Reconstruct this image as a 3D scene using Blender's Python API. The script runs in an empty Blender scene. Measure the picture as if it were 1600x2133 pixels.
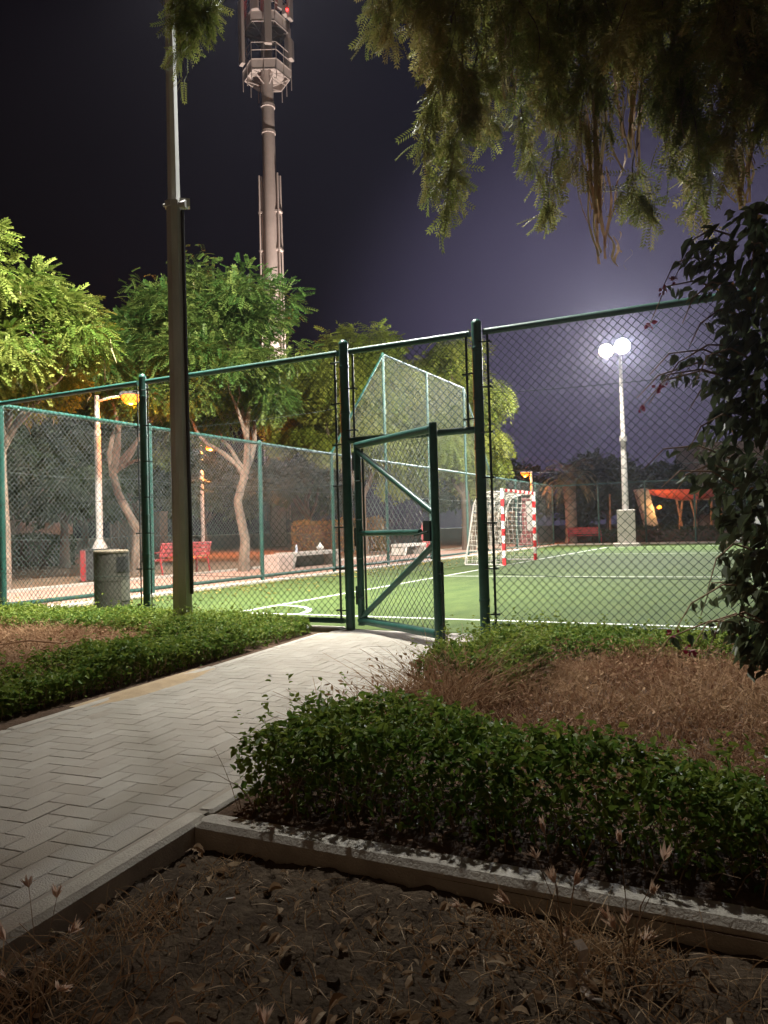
import bpy, math, random
import numpy as np
from mathutils import Vector, Matrix

random.seed(7)
RNG = np.random.default_rng(7)
SC = bpy.context.scene
COL = SC.collection
PI = math.pi
R = math.radians

# ------------------------------------------------------------------ camera
CAM_H = 1.10
YAW, PITCH, ROLL, FPX = 26.923, 1.264, -1.588, 1594.1
cd = bpy.data.cameras.new('camera')
cam = bpy.data.objects.new('camera', cd)
COL.objects.link(cam)
cam.matrix_world = (Matrix.Translation((0, 0, CAM_H)) @ Matrix.Rotation(R(YAW), 4, 'Z')
                    @ Matrix.Rotation(R(90 + PITCH), 4, 'X') @ Matrix.Rotation(R(ROLL), 4, 'Z'))
cd.sensor_fit = 'VERTICAL'
cd.sensor_height = 24
cd.lens = 24 * FPX / 2133
cd.clip_start = 0.05
cd.clip_end = 2000
SC.camera = cam

# ------------------------------------------------------------------ world: night sky with city glow
W = bpy.data.worlds.new('World')
SC.world = W
W.use_nodes = True
nt = W.node_tree
nt.nodes.clear()
n_out = nt.nodes.new('ShaderNodeOutputWorld')
n_bg = nt.nodes.new('ShaderNodeBackground')
n_tc = nt.nodes.new('ShaderNodeTexCoord')
nt.links.new(n_bg.outputs[0], n_out.inputs[0])


def wdot(vec):
    d = nt.nodes.new('ShaderNodeVectorMath')
    d.operation = 'DOT_PRODUCT'
    d.inputs[1].default_value = vec
    nt.links.new(n_tc.outputs['Generated'], d.inputs[0])
    return d.outputs['Value']


def wramp(val, a, b):
    m = nt.nodes.new('ShaderNodeMapRange')
    m.interpolation_type = 'SMOOTHSTEP'
    m.inputs['From Min'].default_value = a
    m.inputs['From Max'].default_value = b
    nt.links.new(val, m.inputs['Value'])
    return m.outputs['Result']


def wmix(fac, a, b):
    m = nt.nodes.new('ShaderNodeMix')
    m.data_type = 'RGBA'
    nt.links.new(fac, m.inputs[0])
    for k, v in ((6, a), (7, b)):
        if isinstance(v, tuple):
            m.inputs[k].default_value = (*v, 1)
        else:
            nt.links.new(v, m.inputs[k])
    return m.outputs[2]


# azimuth: glow of the lit court and town to the right of the camera axis; the left stays near black
az = wramp(wdot((0.93, 0.36, 0.0)), -0.70, 0.35)
base = wmix(az, (0.0040, 0.0030, 0.0034), (0.0068, 0.0064, 0.0138))
glow_d = Vector((-0.13, 0.97, 0.14)).normalized()
gl = wramp(wdot(tuple(glow_d)), 0.90, 1.0)
col = wmix(gl, base, (0.066, 0.056, 0.105))
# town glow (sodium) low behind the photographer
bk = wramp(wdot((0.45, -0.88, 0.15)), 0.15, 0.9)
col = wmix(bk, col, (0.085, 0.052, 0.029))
n_noise = nt.nodes.new('ShaderNodeTexNoise')
n_noise.inputs['Scale'].default_value = 2.2
n_noise.inputs['Detail'].default_value = 4
nt.links.new(n_tc.outputs['Generated'], n_noise.inputs['Vector'])
cl = wramp(n_noise.outputs['Fac'], 0.2, 0.9)
m_mul = nt.nodes.new('ShaderNodeMath')
m_mul.operation = 'MULTIPLY_ADD'
m_mul.inputs[1].default_value = 0.5
m_mul.inputs[2].default_value = 0.75
nt.links.new(cl, m_mul.inputs[0])
nt.links.new(m_mul.outputs[0], n_bg.inputs['Strength'])
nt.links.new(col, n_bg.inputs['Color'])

SC.view_settings.view_transform = 'Standard'
SC.view_settings.look = 'None'
SC.view_settings.exposure = 0.0
SC.view_settings.gamma = 1.0
SC.cycles.max_bounces = 6
SC.cycles.diffuse_bounces = 3
SC.cycles.glossy_bounces = 2
SC.cycles.transmission_bounces = 3
SC.cycles.transparent_max_bounces = 8
SC.cycles.sample_clamp_indirect = 3.0
SC.cycles.use_denoising = True


# ------------------------------------------------------------------ helpers
def tag(o, label=None, cat=None, group=None, kind=None):
    if label:
        o['label'] = label
    if cat:
        o['category'] = cat
    if group:
        o['group'] = group
    if kind:
        o['kind'] = kind
    return o


def thing(name, label, cat, loc=(0, 0, 0), rotz=0.0, group=None):
    o = bpy.data.objects.new(name, None)
    COL.objects.link(o)
    o.empty_display_size = 0.1
    o.location = loc
    o.rotation_euler = (0, 0, rotz)
    return tag(o, label, cat, group)


def copy_tree(o, parent=None):
    c = o.copy()
    COL.objects.link(c)
    c.parent = parent
    for ch in list(o.children):
        copy_tree(ch, c)
    return c


def link(name, me, mat, parent=None, kind=None):
    o = bpy.data.objects.new(name, me)
    COL.objects.link(o)
    if mat is not None:
        me.materials.append(mat)
    if parent is not None:
        o.parent = parent
    if kind:
        o['kind'] = kind
    return o


def ortho(d):
    d = Vector(d).normalized()
    a = Vector((0, 0, 1)) if abs(d.z) < 0.9 else Vector((1, 0, 0))
    s = d.cross(a).normalized()
    return s, d.cross(s).normalized()


class MB:
    """collects shapes, then becomes ONE mesh object"""

    def __init__(self):
        self.v, self.f, self.t = [], [], []

    def face(self, idx, t=0.0):
        self.f.append(idx)
        self.t.append(t)

    def box(self, c, s, rz=0.0, t=0.0, M=None):
        b = len(self.v)
        ca, sa = math.cos(rz), math.sin(rz)
        for z in (-.5, .5):
            for x, y in ((-.5, -.5), (.5, -.5), (.5, .5), (-.5, .5)):
                px, py, pz = x * s[0], y * s[1], z * s[2]
                p = Vector((px * ca - py * sa, px * sa + py * ca, pz))
                if M is not None:
                    p = M @ p
                self.v.append((c[0] + p.x, c[1] + p.y, c[2] + p.z))
        for q in ((3, 2, 1, 0), (4, 5, 6, 7), (0, 1, 5, 4), (1, 2, 6, 5), (2, 3, 7, 6), (3, 0, 4, 7)):
            self.face([b + i for i in q], t)
        return self

    def bbox_bev(self, c, s, bev=0.01, rz=0.0, t=0.0):
        """box with chamfered upper edges and chamfered upright edges"""
        b = len(self.v)
        hx, hy = s[0] / 2, s[1] / 2
        ca, sa = math.cos(rz), math.sin(rz)

        def ring(dx, z):
            pts = [(hx - dx, hy - dx - bev), (hx - dx - bev, hy - dx), (-hx + dx + bev, hy - dx), (-hx + dx, hy - dx - bev),
                   (-hx + dx, -hy + dx + bev), (-hx + dx + bev, -hy + dx), (hx - dx - bev, -hy + dx), (hx - dx, -hy + dx + bev)]
            for x, y in pts:
                self.v.append((c[0] + x * ca - y * sa, c[1] + x * sa + y * ca, c[2] + z))
        ring(0, -s[2] / 2)
        ring(0, s[2] / 2 - bev)
        ring(bev, s[2] / 2)
        for r in range(2):
            for i in range(8):
                j = (i + 1) % 8
                self.face([b + r * 8 + i, b + r * 8 + j, b + r * 8 + 8 + j, b + r * 8 + 8 + i], t)
        self.face([b + 16 + i for i in range(8)], t)
        self.face([b + i for i in range(7, -1, -1)], t)
        return self

    def tube(self, pts, rad, n=8, cap=True, t=0.0, spin=0.0):
        pts = [Vector(p) for p in pts]
        m = len(pts)
        if not hasattr(rad, '__len__'):
            rad = [rad] * m
        b = len(self.v)
        s = None
        for i, p in enumerate(pts):
            d = (pts[min(i + 1, m - 1)] - pts[max(i - 1, 0)])
            if d.length < 1e-9:
                d = Vector((0, 0, 1))
            d.normalize()
            if s is None:
                s, u = ortho(d)
            else:
                s = (s - d * s.dot(d))
                if s.length < 1e-6:
                    s, u = ortho(d)
                s.normalize()
            u = d.cross(s)
            for k in range(n):
                a = 2 * PI * k / n + spin
                q = p + (s * math.cos(a) + u * math.sin(a)) * rad[i]
                self.v.append(tuple(q))
        for i in range(m - 1):
            for k in range(n):
                k2 = (k + 1) % n
                self.face([b + i * n + k, b + i * n + k2, b + (i + 1) * n + k2, b + (i + 1) * n + k], t)
        if cap and n > 3:
            self.face([b + k for k in range(n - 1, -1, -1)], t)
            self.face([b + (m - 1) * n + k for k in range(n)], t)
        return self

    def lathe(self, prof, c=(0, 0, 0), n=24, t=0.0):
        b = len(self.v)
        for r, z in prof:
            for k in range(n):
                a = 2 * PI * k / n
                self.v.append((c[0] + r * math.cos(a), c[1] + r * math.sin(a), c[2] + z))
        for i in range(len(prof) - 1):
            for k in range(n):
                k2 = (k + 1) % n
                self.face([b + i * n + k, b + i * n + k2, b + (i + 1) * n + k2, b + (i + 1) * n + k], t)
        self.face([b + k for k in range(n - 1, -1, -1)], t)
        self.face([b + (len(prof) - 1) * n + k for k in range(n)], t)
        return self

    def prism(self, poly, z0, z1, t=0.0):
        b = len(self.v)
        n = len(poly)
        for z in (z0, z1):
            for x, y in poly:
                self.v.append((x, y, z))
        for i in range(n):
            j = (i + 1) % n
            self.face([b + i, b + j, b + n + j, b + n + i], t)
        self.face([b + i for i in range(n - 1, -1, -1)], t)
        self.face([b + n + i for i in range(n)], t)
        return self

    def quad(self, a, b_, c, d, t=0.0):
        b = len(self.v)
        self.v += [tuple(a), tuple(b_), tuple(c), tuple(d)]
        self.face([b, b + 1, b + 2, b + 3], t)
        return self

    def build(self, name, mat, parent=None, smooth=False, kind=None):
        me = bpy.data.meshes.new(name)
        me.from_pydata(self.v, [], self.f)
        if any(self.t):
            a = me.attributes.new('tint', 'FLOAT', 'FACE')
            a.data.foreach_set('value', np.array(self.t, np.float32))
        if smooth:
            me.polygons.foreach_set('use_smooth', np.ones(len(self.f), bool))
            try:
                me.set_sharp_from_angle(angle=R(40))
            except Exception:
                pass
        me.update()
        return link(name, me, mat, parent, kind)


def np_mesh(name, V, Q, mat, parent=None, tint=None, kind=None, smooth=False):
    """V (n,3), Q (m,k) arrays -> mesh object"""
    V = np.ascontiguousarray(V, np.float32)
    Q = np.ascontiguousarray(Q, np.int32)
    k = Q.shape[1]
    me = bpy.data.meshes.new(name)
    me.vertices.add(len(V))
    me.vertices.foreach_set('co', V.ravel())
    me.loops.add(Q.size)
    me.loops.foreach_set('vertex_index', Q.ravel())
    me.polygons.add(len(Q))
    me.polygons.foreach_set('loop_start', np.arange(0, Q.size, k, dtype=np.int32))
    if smooth:
        me.polygons.foreach_set('use_smooth', np.ones(len(Q), bool))
    if tint is not None:
        a = me.attributes.new('tint', 'FLOAT', 'FACE')
        a.data.foreach_set('value', np.ascontiguousarray(tint, np.float32))
    me.update(calc_edges=True)
    return link(name, me, mat, parent, kind)


def nrm(a):
    return a / np.maximum(np.linalg.norm(a, axis=-1, keepdims=True), 1e-9)


def frames(t, n):
    """columns side, axis, normal"""
    t = nrm(t)
    s = nrm(np.cross(t, n))
    n2 = np.cross(s, t)
    return np.stack([s, t, n2], axis=-1)


class FOL:
    """collects scattered copies of small leaf shapes (arrays) for one mesh"""

    def __init__(self):
        self.V, self.T = [], []

    def add(self, proto, P, F, S, tint):
        N = len(P)
        if N == 0:
            return
        S = np.broadcast_to(np.asarray(S, float), (N,))
        X = np.einsum('nij,kqj->nkqi', F, proto) * S[:, None, None, None] + P[:, None, None, :]
        self.V.append(X.reshape(-1, 4, 3))
        self.T.append(np.repeat(tint, proto.shape[0]))

    def raw(self, quads, tint):
        self.V.append(quads)
        self.T.append(np.broadcast_to(tint, (len(quads),)).astype(float))

    def build(self, name, mat, parent=None, kind=None):
        V = np.concatenate(self.V)
        T = np.concatenate(self.T)
        Q = np.arange(len(V) * 4).reshape(-1, 4)
        return np_mesh(name, V.reshape(-1, 3), Q, mat, parent, T, kind)


def leaf_ovate(w=0.6, fold=0.12, curl=0.12):
    B, T = (0, 0, 0), (0, 1, -curl)
    L1, L2 = (-w * .42, .28, fold), (-w * .40, .62, fold * .7)
    R1, R2 = (w * .42, .28, fold), (w * .40, .62, fold * .7)
    return np.array([[B, R1, R2, T], [B, T, L2, L1]], float)


def leaf_curled(w=.62, roll=.30, arch=.22):
    """dead leaf rolled along its length and arched"""
    ys = [0, .22, .5, .78, 1.0]
    ws = [.05, .75, 1.0, .70, .04]
    rows = []
    for y, k in zip(ys, ws):
        z = arch * math.sin(PI * y)
        rows.append([(-w / 2 * k, y - .03, z + roll * k * (.6 + .6 * y)), (-w * .24 * k, y, z + roll * .12 * k), (w * .20 * k, y + .02, z + roll * .05 * k), (w * .46 * k, y - .02, z + roll * k * .75)])
    q = []
    for i in range(4):
        for j in range(3):
            q.append([rows[i][j], rows[i][j + 1], rows[i + 1][j + 1], rows[i + 1][j]])
    return np.array(q, float)


def leaf_dia(w=0.4):
    return np.array([[(0, 0, 0), (w / 2, .45, .05), (0, 1, -.05), (-w / 2, .45, .05)]], float)


def sprig(n=5, ll=0.34, lw=0.5, droop=0.35, ang=55):
    """compound leaf of length 1 along +y: n pairs of leaflets and one at the tip"""
    out = []
    base = leaf_dia(lw)[0] * ll
    for i in range(n):
        y = (i + 0.7) / n
        z = -droop * y * y
        for sgn in (-1, 1):
            a = R(ang) * sgn * (1.15 - .35 * y)
            ca, sa = math.cos(-a), math.sin(-a)
            q = base.copy()
            x, yy = q[:, 0].copy(), q[:, 1].copy()
            q[:, 0] = x * ca - yy * sa
            q[:, 1] = x * sa + yy * ca
            q[:, 2] -= .25 * np.abs(q[:, 0])
            out.append(q + np.array([0, y, z]))
    out.append(base + np.array([0, .98, -droop]))
    return np.array(out)


def rnd_dir(n):
    return nrm(RNG.normal(size=(n, 3)))


def wobble(seed, freq=1.0, n=6):
    r = np.random.default_rng(seed)
    k = r.normal(size=(n, 2)) * freq
    ph = r.uniform(0, 6.28, n)
    return lambda x, y: sum(np.sin(k[i, 0] * x + k[i, 1] * y + ph[i]) for i in range(n)) / n


# ------------------------------------------------------------------ materials
MATS = {}


def mat(name, c, rough=0.6, metal=0.0, c2=None, scale=6.0, bump=0.0, bscale=40.0, tint=None, emis=None, estr=0.0,
        trans=0.0, spec=0.5, detail=4.0, stretch=None, lo=.35, hi=.65):
    """procedural surface: base colour broken up by noise (c -> c2), optional per-piece tint towards 'tint', bump"""
    m = bpy.data.materials.new(name)
    MATS[name] = m
    m.use_nodes = True
    t = m.node_tree
    b = t.nodes['Principled BSDF']
    out = t.nodes['Material Output']
    b.inputs['Roughness'].default_value = rough
    b.inputs['Metallic'].default_value = metal
    b.inputs['Specular IOR Level'].default_value = spec
    tc = t.nodes.new('ShaderNodeTexCoord')
    vec = tc.outputs['Object']
    if stretch:
        mp = t.nodes.new('ShaderNodeMapping')
        mp.inputs['Scale'].default_value = stretch
        t.links.new(vec, mp.inputs['Vector'])
        vec = mp.outputs['Vector']
    colr = None
    if c2 is not None:
        nz = t.nodes.new('ShaderNodeTexNoise')
        nz.inputs['Scale'].default_value = scale
        nz.inputs['Detail'].default_value = detail
        nz.inputs['Roughness'].default_value = 0.65
        t.links.new(vec, nz.inputs['Vector'])
        mr = t.nodes.new('ShaderNodeMapRange')
        mr.inputs['From Min'].default_value = lo
        mr.inputs['From Max'].default_value = hi
        t.links.new(nz.outputs['Fac'], mr.inputs['Value'])
        mx = t.nodes.new('ShaderNodeMix')
        mx.data_type = 'RGBA'
        mx.inputs[6].default_value = (*c, 1)
        mx.inputs[7].default_value = (*c2, 1)
        t.links.new(mr.outputs[0], mx.inputs[0])
        colr = mx.outputs[2]
    if tint is not None:
        at = t.nodes.new('ShaderNodeAttribute')
        at.attribute_name = 'tint'
        mx = t.nodes.new('ShaderNodeMix')
        mx.data_type = 'RGBA'
        mx.inputs[7].default_value = (*tint, 1)
        if colr is None:
            mx.inputs[6].default_value = (*c, 1)
        else:
            t.links.new(colr, mx.inputs[6])
        t.links.new(at.outputs['Fac'], mx.inputs[0])
        colr = mx.outputs[2]
    if colr is None:
        b.inputs['Base Color'].default_value = (*c, 1)
    else:
        t.links.new(colr, b.inputs['Base Color'])
    if bump:
        nb = t.nodes.new('ShaderNodeTexNoise')
        nb.inputs['Scale'].default_value = bscale
        nb.inputs['Detail'].default_value = 5
        t.links.new(vec, nb.inputs['Vector'])
        bp = t.nodes.new('ShaderNodeBump')
        bp.inputs['Strength'].default_value = bump
        bp.inputs['Distance'].default_value = 0.02
        t.links.new(nb.outputs['Fac'], bp.inputs['Height'])
        t.links.new(bp.outputs[0], b.inputs['Normal'])
    if emis is not None:
        b.inputs['Emission Color'].default_value = (*emis, 1)
        b.inputs['Emission Strength'].default_value = estr
    if trans:
        tr = t.nodes.new('ShaderNodeBsdfTranslucent')
        if colr is None:
            tr.inputs['Color'].default_value = (*c, 1)
        else:
            t.links.new(colr, tr.inputs['Color'])
        ms = t.nodes.new('ShaderNodeMixShader')
        ms.inputs[0].default_value = trans
        t.links.new(b.outputs[0], ms.inputs[1])
        t.links.new(tr.outputs[0], ms.inputs[2])
        t.links.new(ms.outputs[0], out.inputs['Surface'])
    return m


def striped(name, axis, period, phase, ca, cb):
    """painted bands of two colours along an object axis"""
    m = mat(name, ca, 0.45)
    t = m.node_tree
    tc = t.nodes.new('ShaderNodeTexCoord')
    sp = t.nodes.new('ShaderNodeSeparateXYZ')
    t.links.new(tc.outputs['Object'], sp.inputs[0])
    a = t.nodes.new('ShaderNodeMath')
    a.operation = 'MULTIPLY_ADD'
    a.inputs[1].default_value = 1 / period
    a.inputs[2].default_value = phase
    t.links.new(sp.outputs[axis], a.inputs[0])
    f = t.nodes.new('ShaderNodeMath')
    f.operation = 'FRACT'
    t.links.new(a.outputs[0], f.inputs[0])
    g = t.nodes.new('ShaderNodeMath')
    g.operation = 'GREATER_THAN'
    g.inputs[1].default_value = 0.5
    t.links.new(f.outputs[0], g.inputs[0])
    mx = t.nodes.new('ShaderNodeMix')
    mx.data_type = 'RGBA'
    mx.inputs[6].default_value = (*ca, 1)
    mx.inputs[7].default_value = (*cb, 1)
    t.links.new(g.outputs[0], mx.inputs[0])
    t.links.new(mx.outputs[2], t.nodes['Principled BSDF'].inputs['Base Color'])
    return m


M_TURF = mat('turf', (.040, .072, .018), .9, c2=(.080, .116, .030), scale=3.5, bump=1.0, bscale=110, spec=.2, stretch=(1.0, .40, 1), detail=9, lo=.3, hi=.7)
M_LINE = mat('line_paint', (.75, .78, .74), .8, c2=(.6, .66, .58), scale=14)
M_PAVER = mat('paver', (.43, .40, .35), .85, c2=(.33, .30, .255), scale=2.2, bump=.4, bscale=160, tint=(.33, .30, .255), spec=.3)
M_JOINT = mat('joint_sand', (.27, .24, .20), .95, c2=(.36, .32, .27), scale=5)
M_KERB = mat('kerb_concrete', (.46, .43, .38), .85, c2=(.34, .31, .27), scale=7, bump=.3, bscale=120)
M_DIRT = mat('dirt', (.045, .031, .021), .95, c2=(.100, .072, .048), scale=7, bump=.8, bscale=45, spec=.15, detail=8)
M_SOIL = mat('bed_soil', (.07, .045, .03), .95, c2=(.12, .075, .05), scale=6, bump=.8, bscale=50, spec=.1)
M_SAND = mat('sand_ground', (.26, .19, .13), .95, c2=(.17, .125, .085), scale=.8, bump=.4, bscale=12, spec=.15, detail=8)
M_PINK = mat('pink_paving', (.46, .30, .235), .85, c2=(.36, .235, .185), scale=1.4, bump=.2, bscale=30, detail=8)
M_STEEL = mat('green_paint', (.012, .062, .048), .42, c2=(.024, .092, .074), scale=7, spec=.5, bump=.12, bscale=60, detail=8)
M_MESH = mat('coated_wire', (.045, .085, .068), .5, c2=(.07, .11, .09), scale=3)
M_MESHF = mat('paler_wire', (.075, .10, .092), .45, c2=(.115, .135, .125), scale=2)  # paler tone than the near fence wire, for side and far fences
M_MESHH = mat('fine_wire', (.075, .11, .098), .5, c2=(.10, .13, .115), scale=2)
M_RODS = mat('dark_rod', (.012, .03, .026), .5)
M_POLE = mat('galvanised_pole', (.46, .46, .45), .45, metal=.1, c2=(.36, .355, .34), scale=5, bump=.1, bscale=30, stretch=(1, 1, .25))
M_WHITEPOLE = mat('white_pole_paint', (.52, .49, .47), .5, c2=(.42, .395, .375), scale=4)
M_LAMPCASE = mat('lamp_casing', (.10, .10, .10), .5)
M_CONDUIT = mat('black_conduit', (.02, .02, .022), .5)
M_CONC = mat('concrete', (.46, .42, .38), .9, c2=(.34, .31, .28), scale=3, bump=.3, bscale=40)
M_BIN = mat('bin_stone', (.058, .052, .042), .75, c2=(.040, .036, .029), scale=5, bump=.25, bscale=60)
M_BINLID = mat('bin_lid', (.13, .105, .072), .6, c2=(.09, .075, .05), scale=8)
M_BLACK = mat('opening_dark', (.006, .006, .006), .9)
M_PATCH = mat('bin_plate', (.10, .095, .078), .5)
M_RED = mat('red_paint', (.42, .035, .038), .45, c2=(.32, .026, .028), scale=5)
M_WHITE = mat('white_panel', (.75, .72, .70), .5)
M_DARKPANEL = mat('dark_panel', (.03, .03, .032), .5)
M_TOWER = mat('tower_paint', (.53, .455, .42), .6, c2=(.44, .375, .345), scale=.7)
M_TOWER2 = mat('antenna_cover', (.47, .40, .365), .55)
M_BARK = mat('bark', (.30, .22, .165), .95, c2=(.13, .092, .068), scale=6, bump=1.0, bscale=16, stretch=(1, 1, .35))
M_BARKD = mat('dark_bark', (.13, .09, .065), .95, c2=(.08, .055, .04), scale=5, bump=.8, bscale=18, stretch=(1, 1, .35))
M_PALMB = mat('palm_bark', (.36, .27, .21), .95, c2=(.20, .14, .10), scale=3, bump=.9, bscale=9, stretch=(.4, .4, 2.2))
M_TWIG = mat('twig', (.24, .155, .095), .9, tint=(.34, .23, .14))
M_POD = mat('seed_pod', (.48, .31, .20), .75, c2=(.33, .20, .13), scale=12, tint=(.36, .33, .14), trans=.3)
M_PODP = mat('pale_pod', (.42, .36, .17), .7, tint=(.30, .22, .12), trans=.15)
L_LEFT = mat('leaf_yellow_green', (.085, .150, .020), .55, tint=(.260, .285, .065), trans=.35, spec=.3)  # yellow green foliage of the left tree
L_MID = mat('leaf_fresh', (.048, .112, .020), .55, tint=(.175, .225, .050), trans=.35, spec=.3)
L_BACK = mat('leaf_yellowish', (.120, .165, .020), .55, tint=(.210, .230, .040), trans=.35, spec=.3)
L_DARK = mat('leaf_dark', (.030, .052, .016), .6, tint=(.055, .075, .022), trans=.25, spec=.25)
L_PALM = mat('leaf_palm', (.150, .165, .085), .6, tint=(.24, .22, .11), trans=.3)
L_OVER = mat('leaf_overhang', (.165, .205, .045), .55, tint=(.300, .235, .090), trans=.45, spec=.3)
L_HEDGE = mat('leaf_hedge', (.078, .150, .024), .55, tint=(.250, .290, .050), trans=.35, spec=.22)
L_CREEP = mat('leaf_creeper', (.050, .072, .034), .42, tint=(.085, .098, .048), trans=.25, spec=.45)
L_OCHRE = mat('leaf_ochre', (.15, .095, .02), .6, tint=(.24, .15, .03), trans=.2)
M_DRY = mat('dry_grass', (.185, .092, .052), .85, tint=(.40, .265, .150), trans=.25, spec=.2)
M_STRAW = mat('straw', (.34, .20, .10), .85, tint=(.56, .40, .24), trans=.25, spec=.2)
M_LITTER = mat('dead_leaf', (.30, .185, .10), .8, tint=(.58, .46, .33), trans=.35, spec=.25)
M_SEED = mat('seed_head', (.86, .66, .52), .8, tint=(.74, .52, .38), trans=.35)
M_FLOWER = mat('red_flower', (.16, .010, .022), .6, trans=.25)
M_WOOD = mat('timber', (.40, .23, .12), .8, c2=(.28, .15, .08), scale=4, stretch=(3, 3, .5))
M_REDCANVAS = mat('red_canopy', (.50, .10, .07), .7, c2=(.43, .085, .06), scale=2)
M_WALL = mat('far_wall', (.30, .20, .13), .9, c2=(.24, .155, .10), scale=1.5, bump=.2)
M_BLDG = mat('far_plaster', (.34, .30, .27), .9, c2=(.28, .245, .22), scale=1.2)
M_NET = mat('net_cord', (.52, .50, .44), .8)
M_BOTTLE = mat('bottle_plastic', (.55, .62, .75), .2)
M_PAPER = mat('paper', (.72, .70, .68), .8)
E_COLD = mat('flood_glass', (.9, .9, .9), .3, emis=(.86, .90, 1.0), estr=90)
E_WARM = mat('flood_glass_warm', (.9, .9, .9), .3, emis=(1.0, .78, .52), estr=70)
E_SODIUM = mat('sodium_glass', (.30, .10, .02), .5, emis=(1.0, .20, .012), estr=3.6)
E_SMALL = mat('small_lamp_glass', (.9, .8, .7), .3, emis=(1.0, .74, .48), estr=9)
E_RED = mat('red_beacon_glass', (.7, .05, .05), .3, emis=(1.0, .03, .03), estr=7)


def lamp(name, typ, loc, energy, color, parent=None, aim=None, size=120, blend=.5, rad=.15):
    d = bpy.data.lights.new(name, typ)
    d.energy = energy
    d.color = color
    d.shadow_soft_size = rad
    o = bpy.data.objects.new(name, d)
    COL.objects.link(o)
    o.location = loc
    if typ == 'SPOT':
        d.spot_size = R(size)
        d.spot_blend = blend
        v = Vector(aim) - Vector(loc)
        o.rotation_euler = v.to_track_quat('-Z', 'Y').to_euler()
    if parent is not None:
        o.parent = parent
        o.matrix_parent_inverse = Matrix.Translation(Vector(parent.location)).inverted() if parent.rotation_euler.z == 0 else parent.matrix_basis.inverted()
    return o


# ------------------------------------------------------------------ ground, pitch, paths
g = MB()
BX0, BX1, BY0, BY1 = -1.95, 5.0, -5.0, 2.31   # the sunken dirt bed
FAR = 600
for (x0, y0, x1, y1) in ((-FAR, BY1, FAR, FAR), (-FAR, -FAR, FAR, BY0), (-FAR, BY0, BX0 - .3, BY1), (BX1, BY0, FAR, BY1)):
    g.quad((x0, y0, -.025), (x1, y0, -.025), (x1, y1, -.025), (x0, y1, -.025))
g.build('ground', M_SAND, kind='structure')

XS, YN, XF, YF = -10.14, 7.40, 22.0, 39.2
g = MB()
g.quad((XS, YN + .02, 0), (XF, YN + .02, 0), (XF, YF, 0), (XS, YF, 0))
g.build('pitch', M_TURF, kind='structure')

XG, Y0, Y1 = -6.65, 8.51, 35.3
LW = .075
g = MB()


def strip(x0, y0, x1, y1, w=LW, z=.004):
    d = Vector((x1 - x0, y1 - y0, 0)).normalized()
    s = Vector((-d.y, d.x, 0)) * w / 2
    a, b = Vector((x0, y0, z)), Vector((x1, y1, z))
    g.quad(a - s, b - s, b + s, a + s)


def arc(cx, cy, r, a0, a1, w=LW, n=18):
    for i in range(n):
        p, q = R(a0 + (a1 - a0) * i / n), R(a0 + (a1 - a0) * (i + 1) / n)
        ri, ro = r - w / 2, r + w / 2
        g.quad((cx + ri * math.cos(p), cy + ri * math.sin(p), .004), (cx + ro * math.cos(p), cy + ro * math.sin(p), .004),
               (cx + ro * math.cos(q), cy + ro * math.sin(q), .004), (cx + ri * math.cos(q), cy + ri * math.sin(q), .004))


strip(XG, Y0, XF - 2, Y0)
strip(XG, Y1, XF - 2, Y1)
strip(XG, Y0 + LW / 2, XG, Y1 - LW / 2)
arc(XG, Y0, 1.0, 3, 87)
arc(XG, Y1, 1.0, -87, -3)
strip(XG + LW / 2, 15.97, XG + 8.5, 15.97)
strip(XG + LW / 2, 27.56, XG + 8.5, 27.56)
strip(XG + 8.5, 15.97 + LW / 2, XG + 8.5, 27.56 - LW / 2)
strip(XG + 15.5, Y0 + LW / 2, XG + 15.5, Y1 - LW / 2)
g.build('pitch_lines', M_LINE, kind='structure')

# paved path, in its own axes: u along, v to the left
PO = Vector((-1.79, 0, 0))
PU = Vector((-.0946, .9955, 0))
PV = Vector((-.9955, -.0946, 0))
PW = 1.93
PU0, PU1 = -4.0, 7.30


def pw(u, v, z=0.0):
    p = PO + PU * u + PV * v
    return (p.x, p.y, z)


g = MB()
nu_, nv_ = 460, 80
uu, vv = np.meshgrid(np.linspace(PU0, PU1, nu_), np.linspace(.02, PW - .02, nv_), indexing='ij')
zz = -.0026 + .0026 * wobble(21, 1.6, 8)(uu, vv) + .0022 * wobble(22, 7, 9)(uu, vv)
zz = np.minimum(zz, -.0007)
PP = np.stack([PO.x + PU.x * uu + PV.x * vv, PO.y + PU.y * uu + PV.y * vv, zz], -1).reshape(-1, 3)
i_, j_ = np.meshgrid(np.arange(nu_ - 1), np.arange(nv_ - 1), indexing='ij')
q_ = (i_ * nv_ + j_).ravel()
np_mesh('path_bed', PP, np.stack([q_, q_ + nv_, q_ + nv_ + 1, q_ + 1], 1), M_JOINT, kind='structure', smooth=True)

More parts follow.
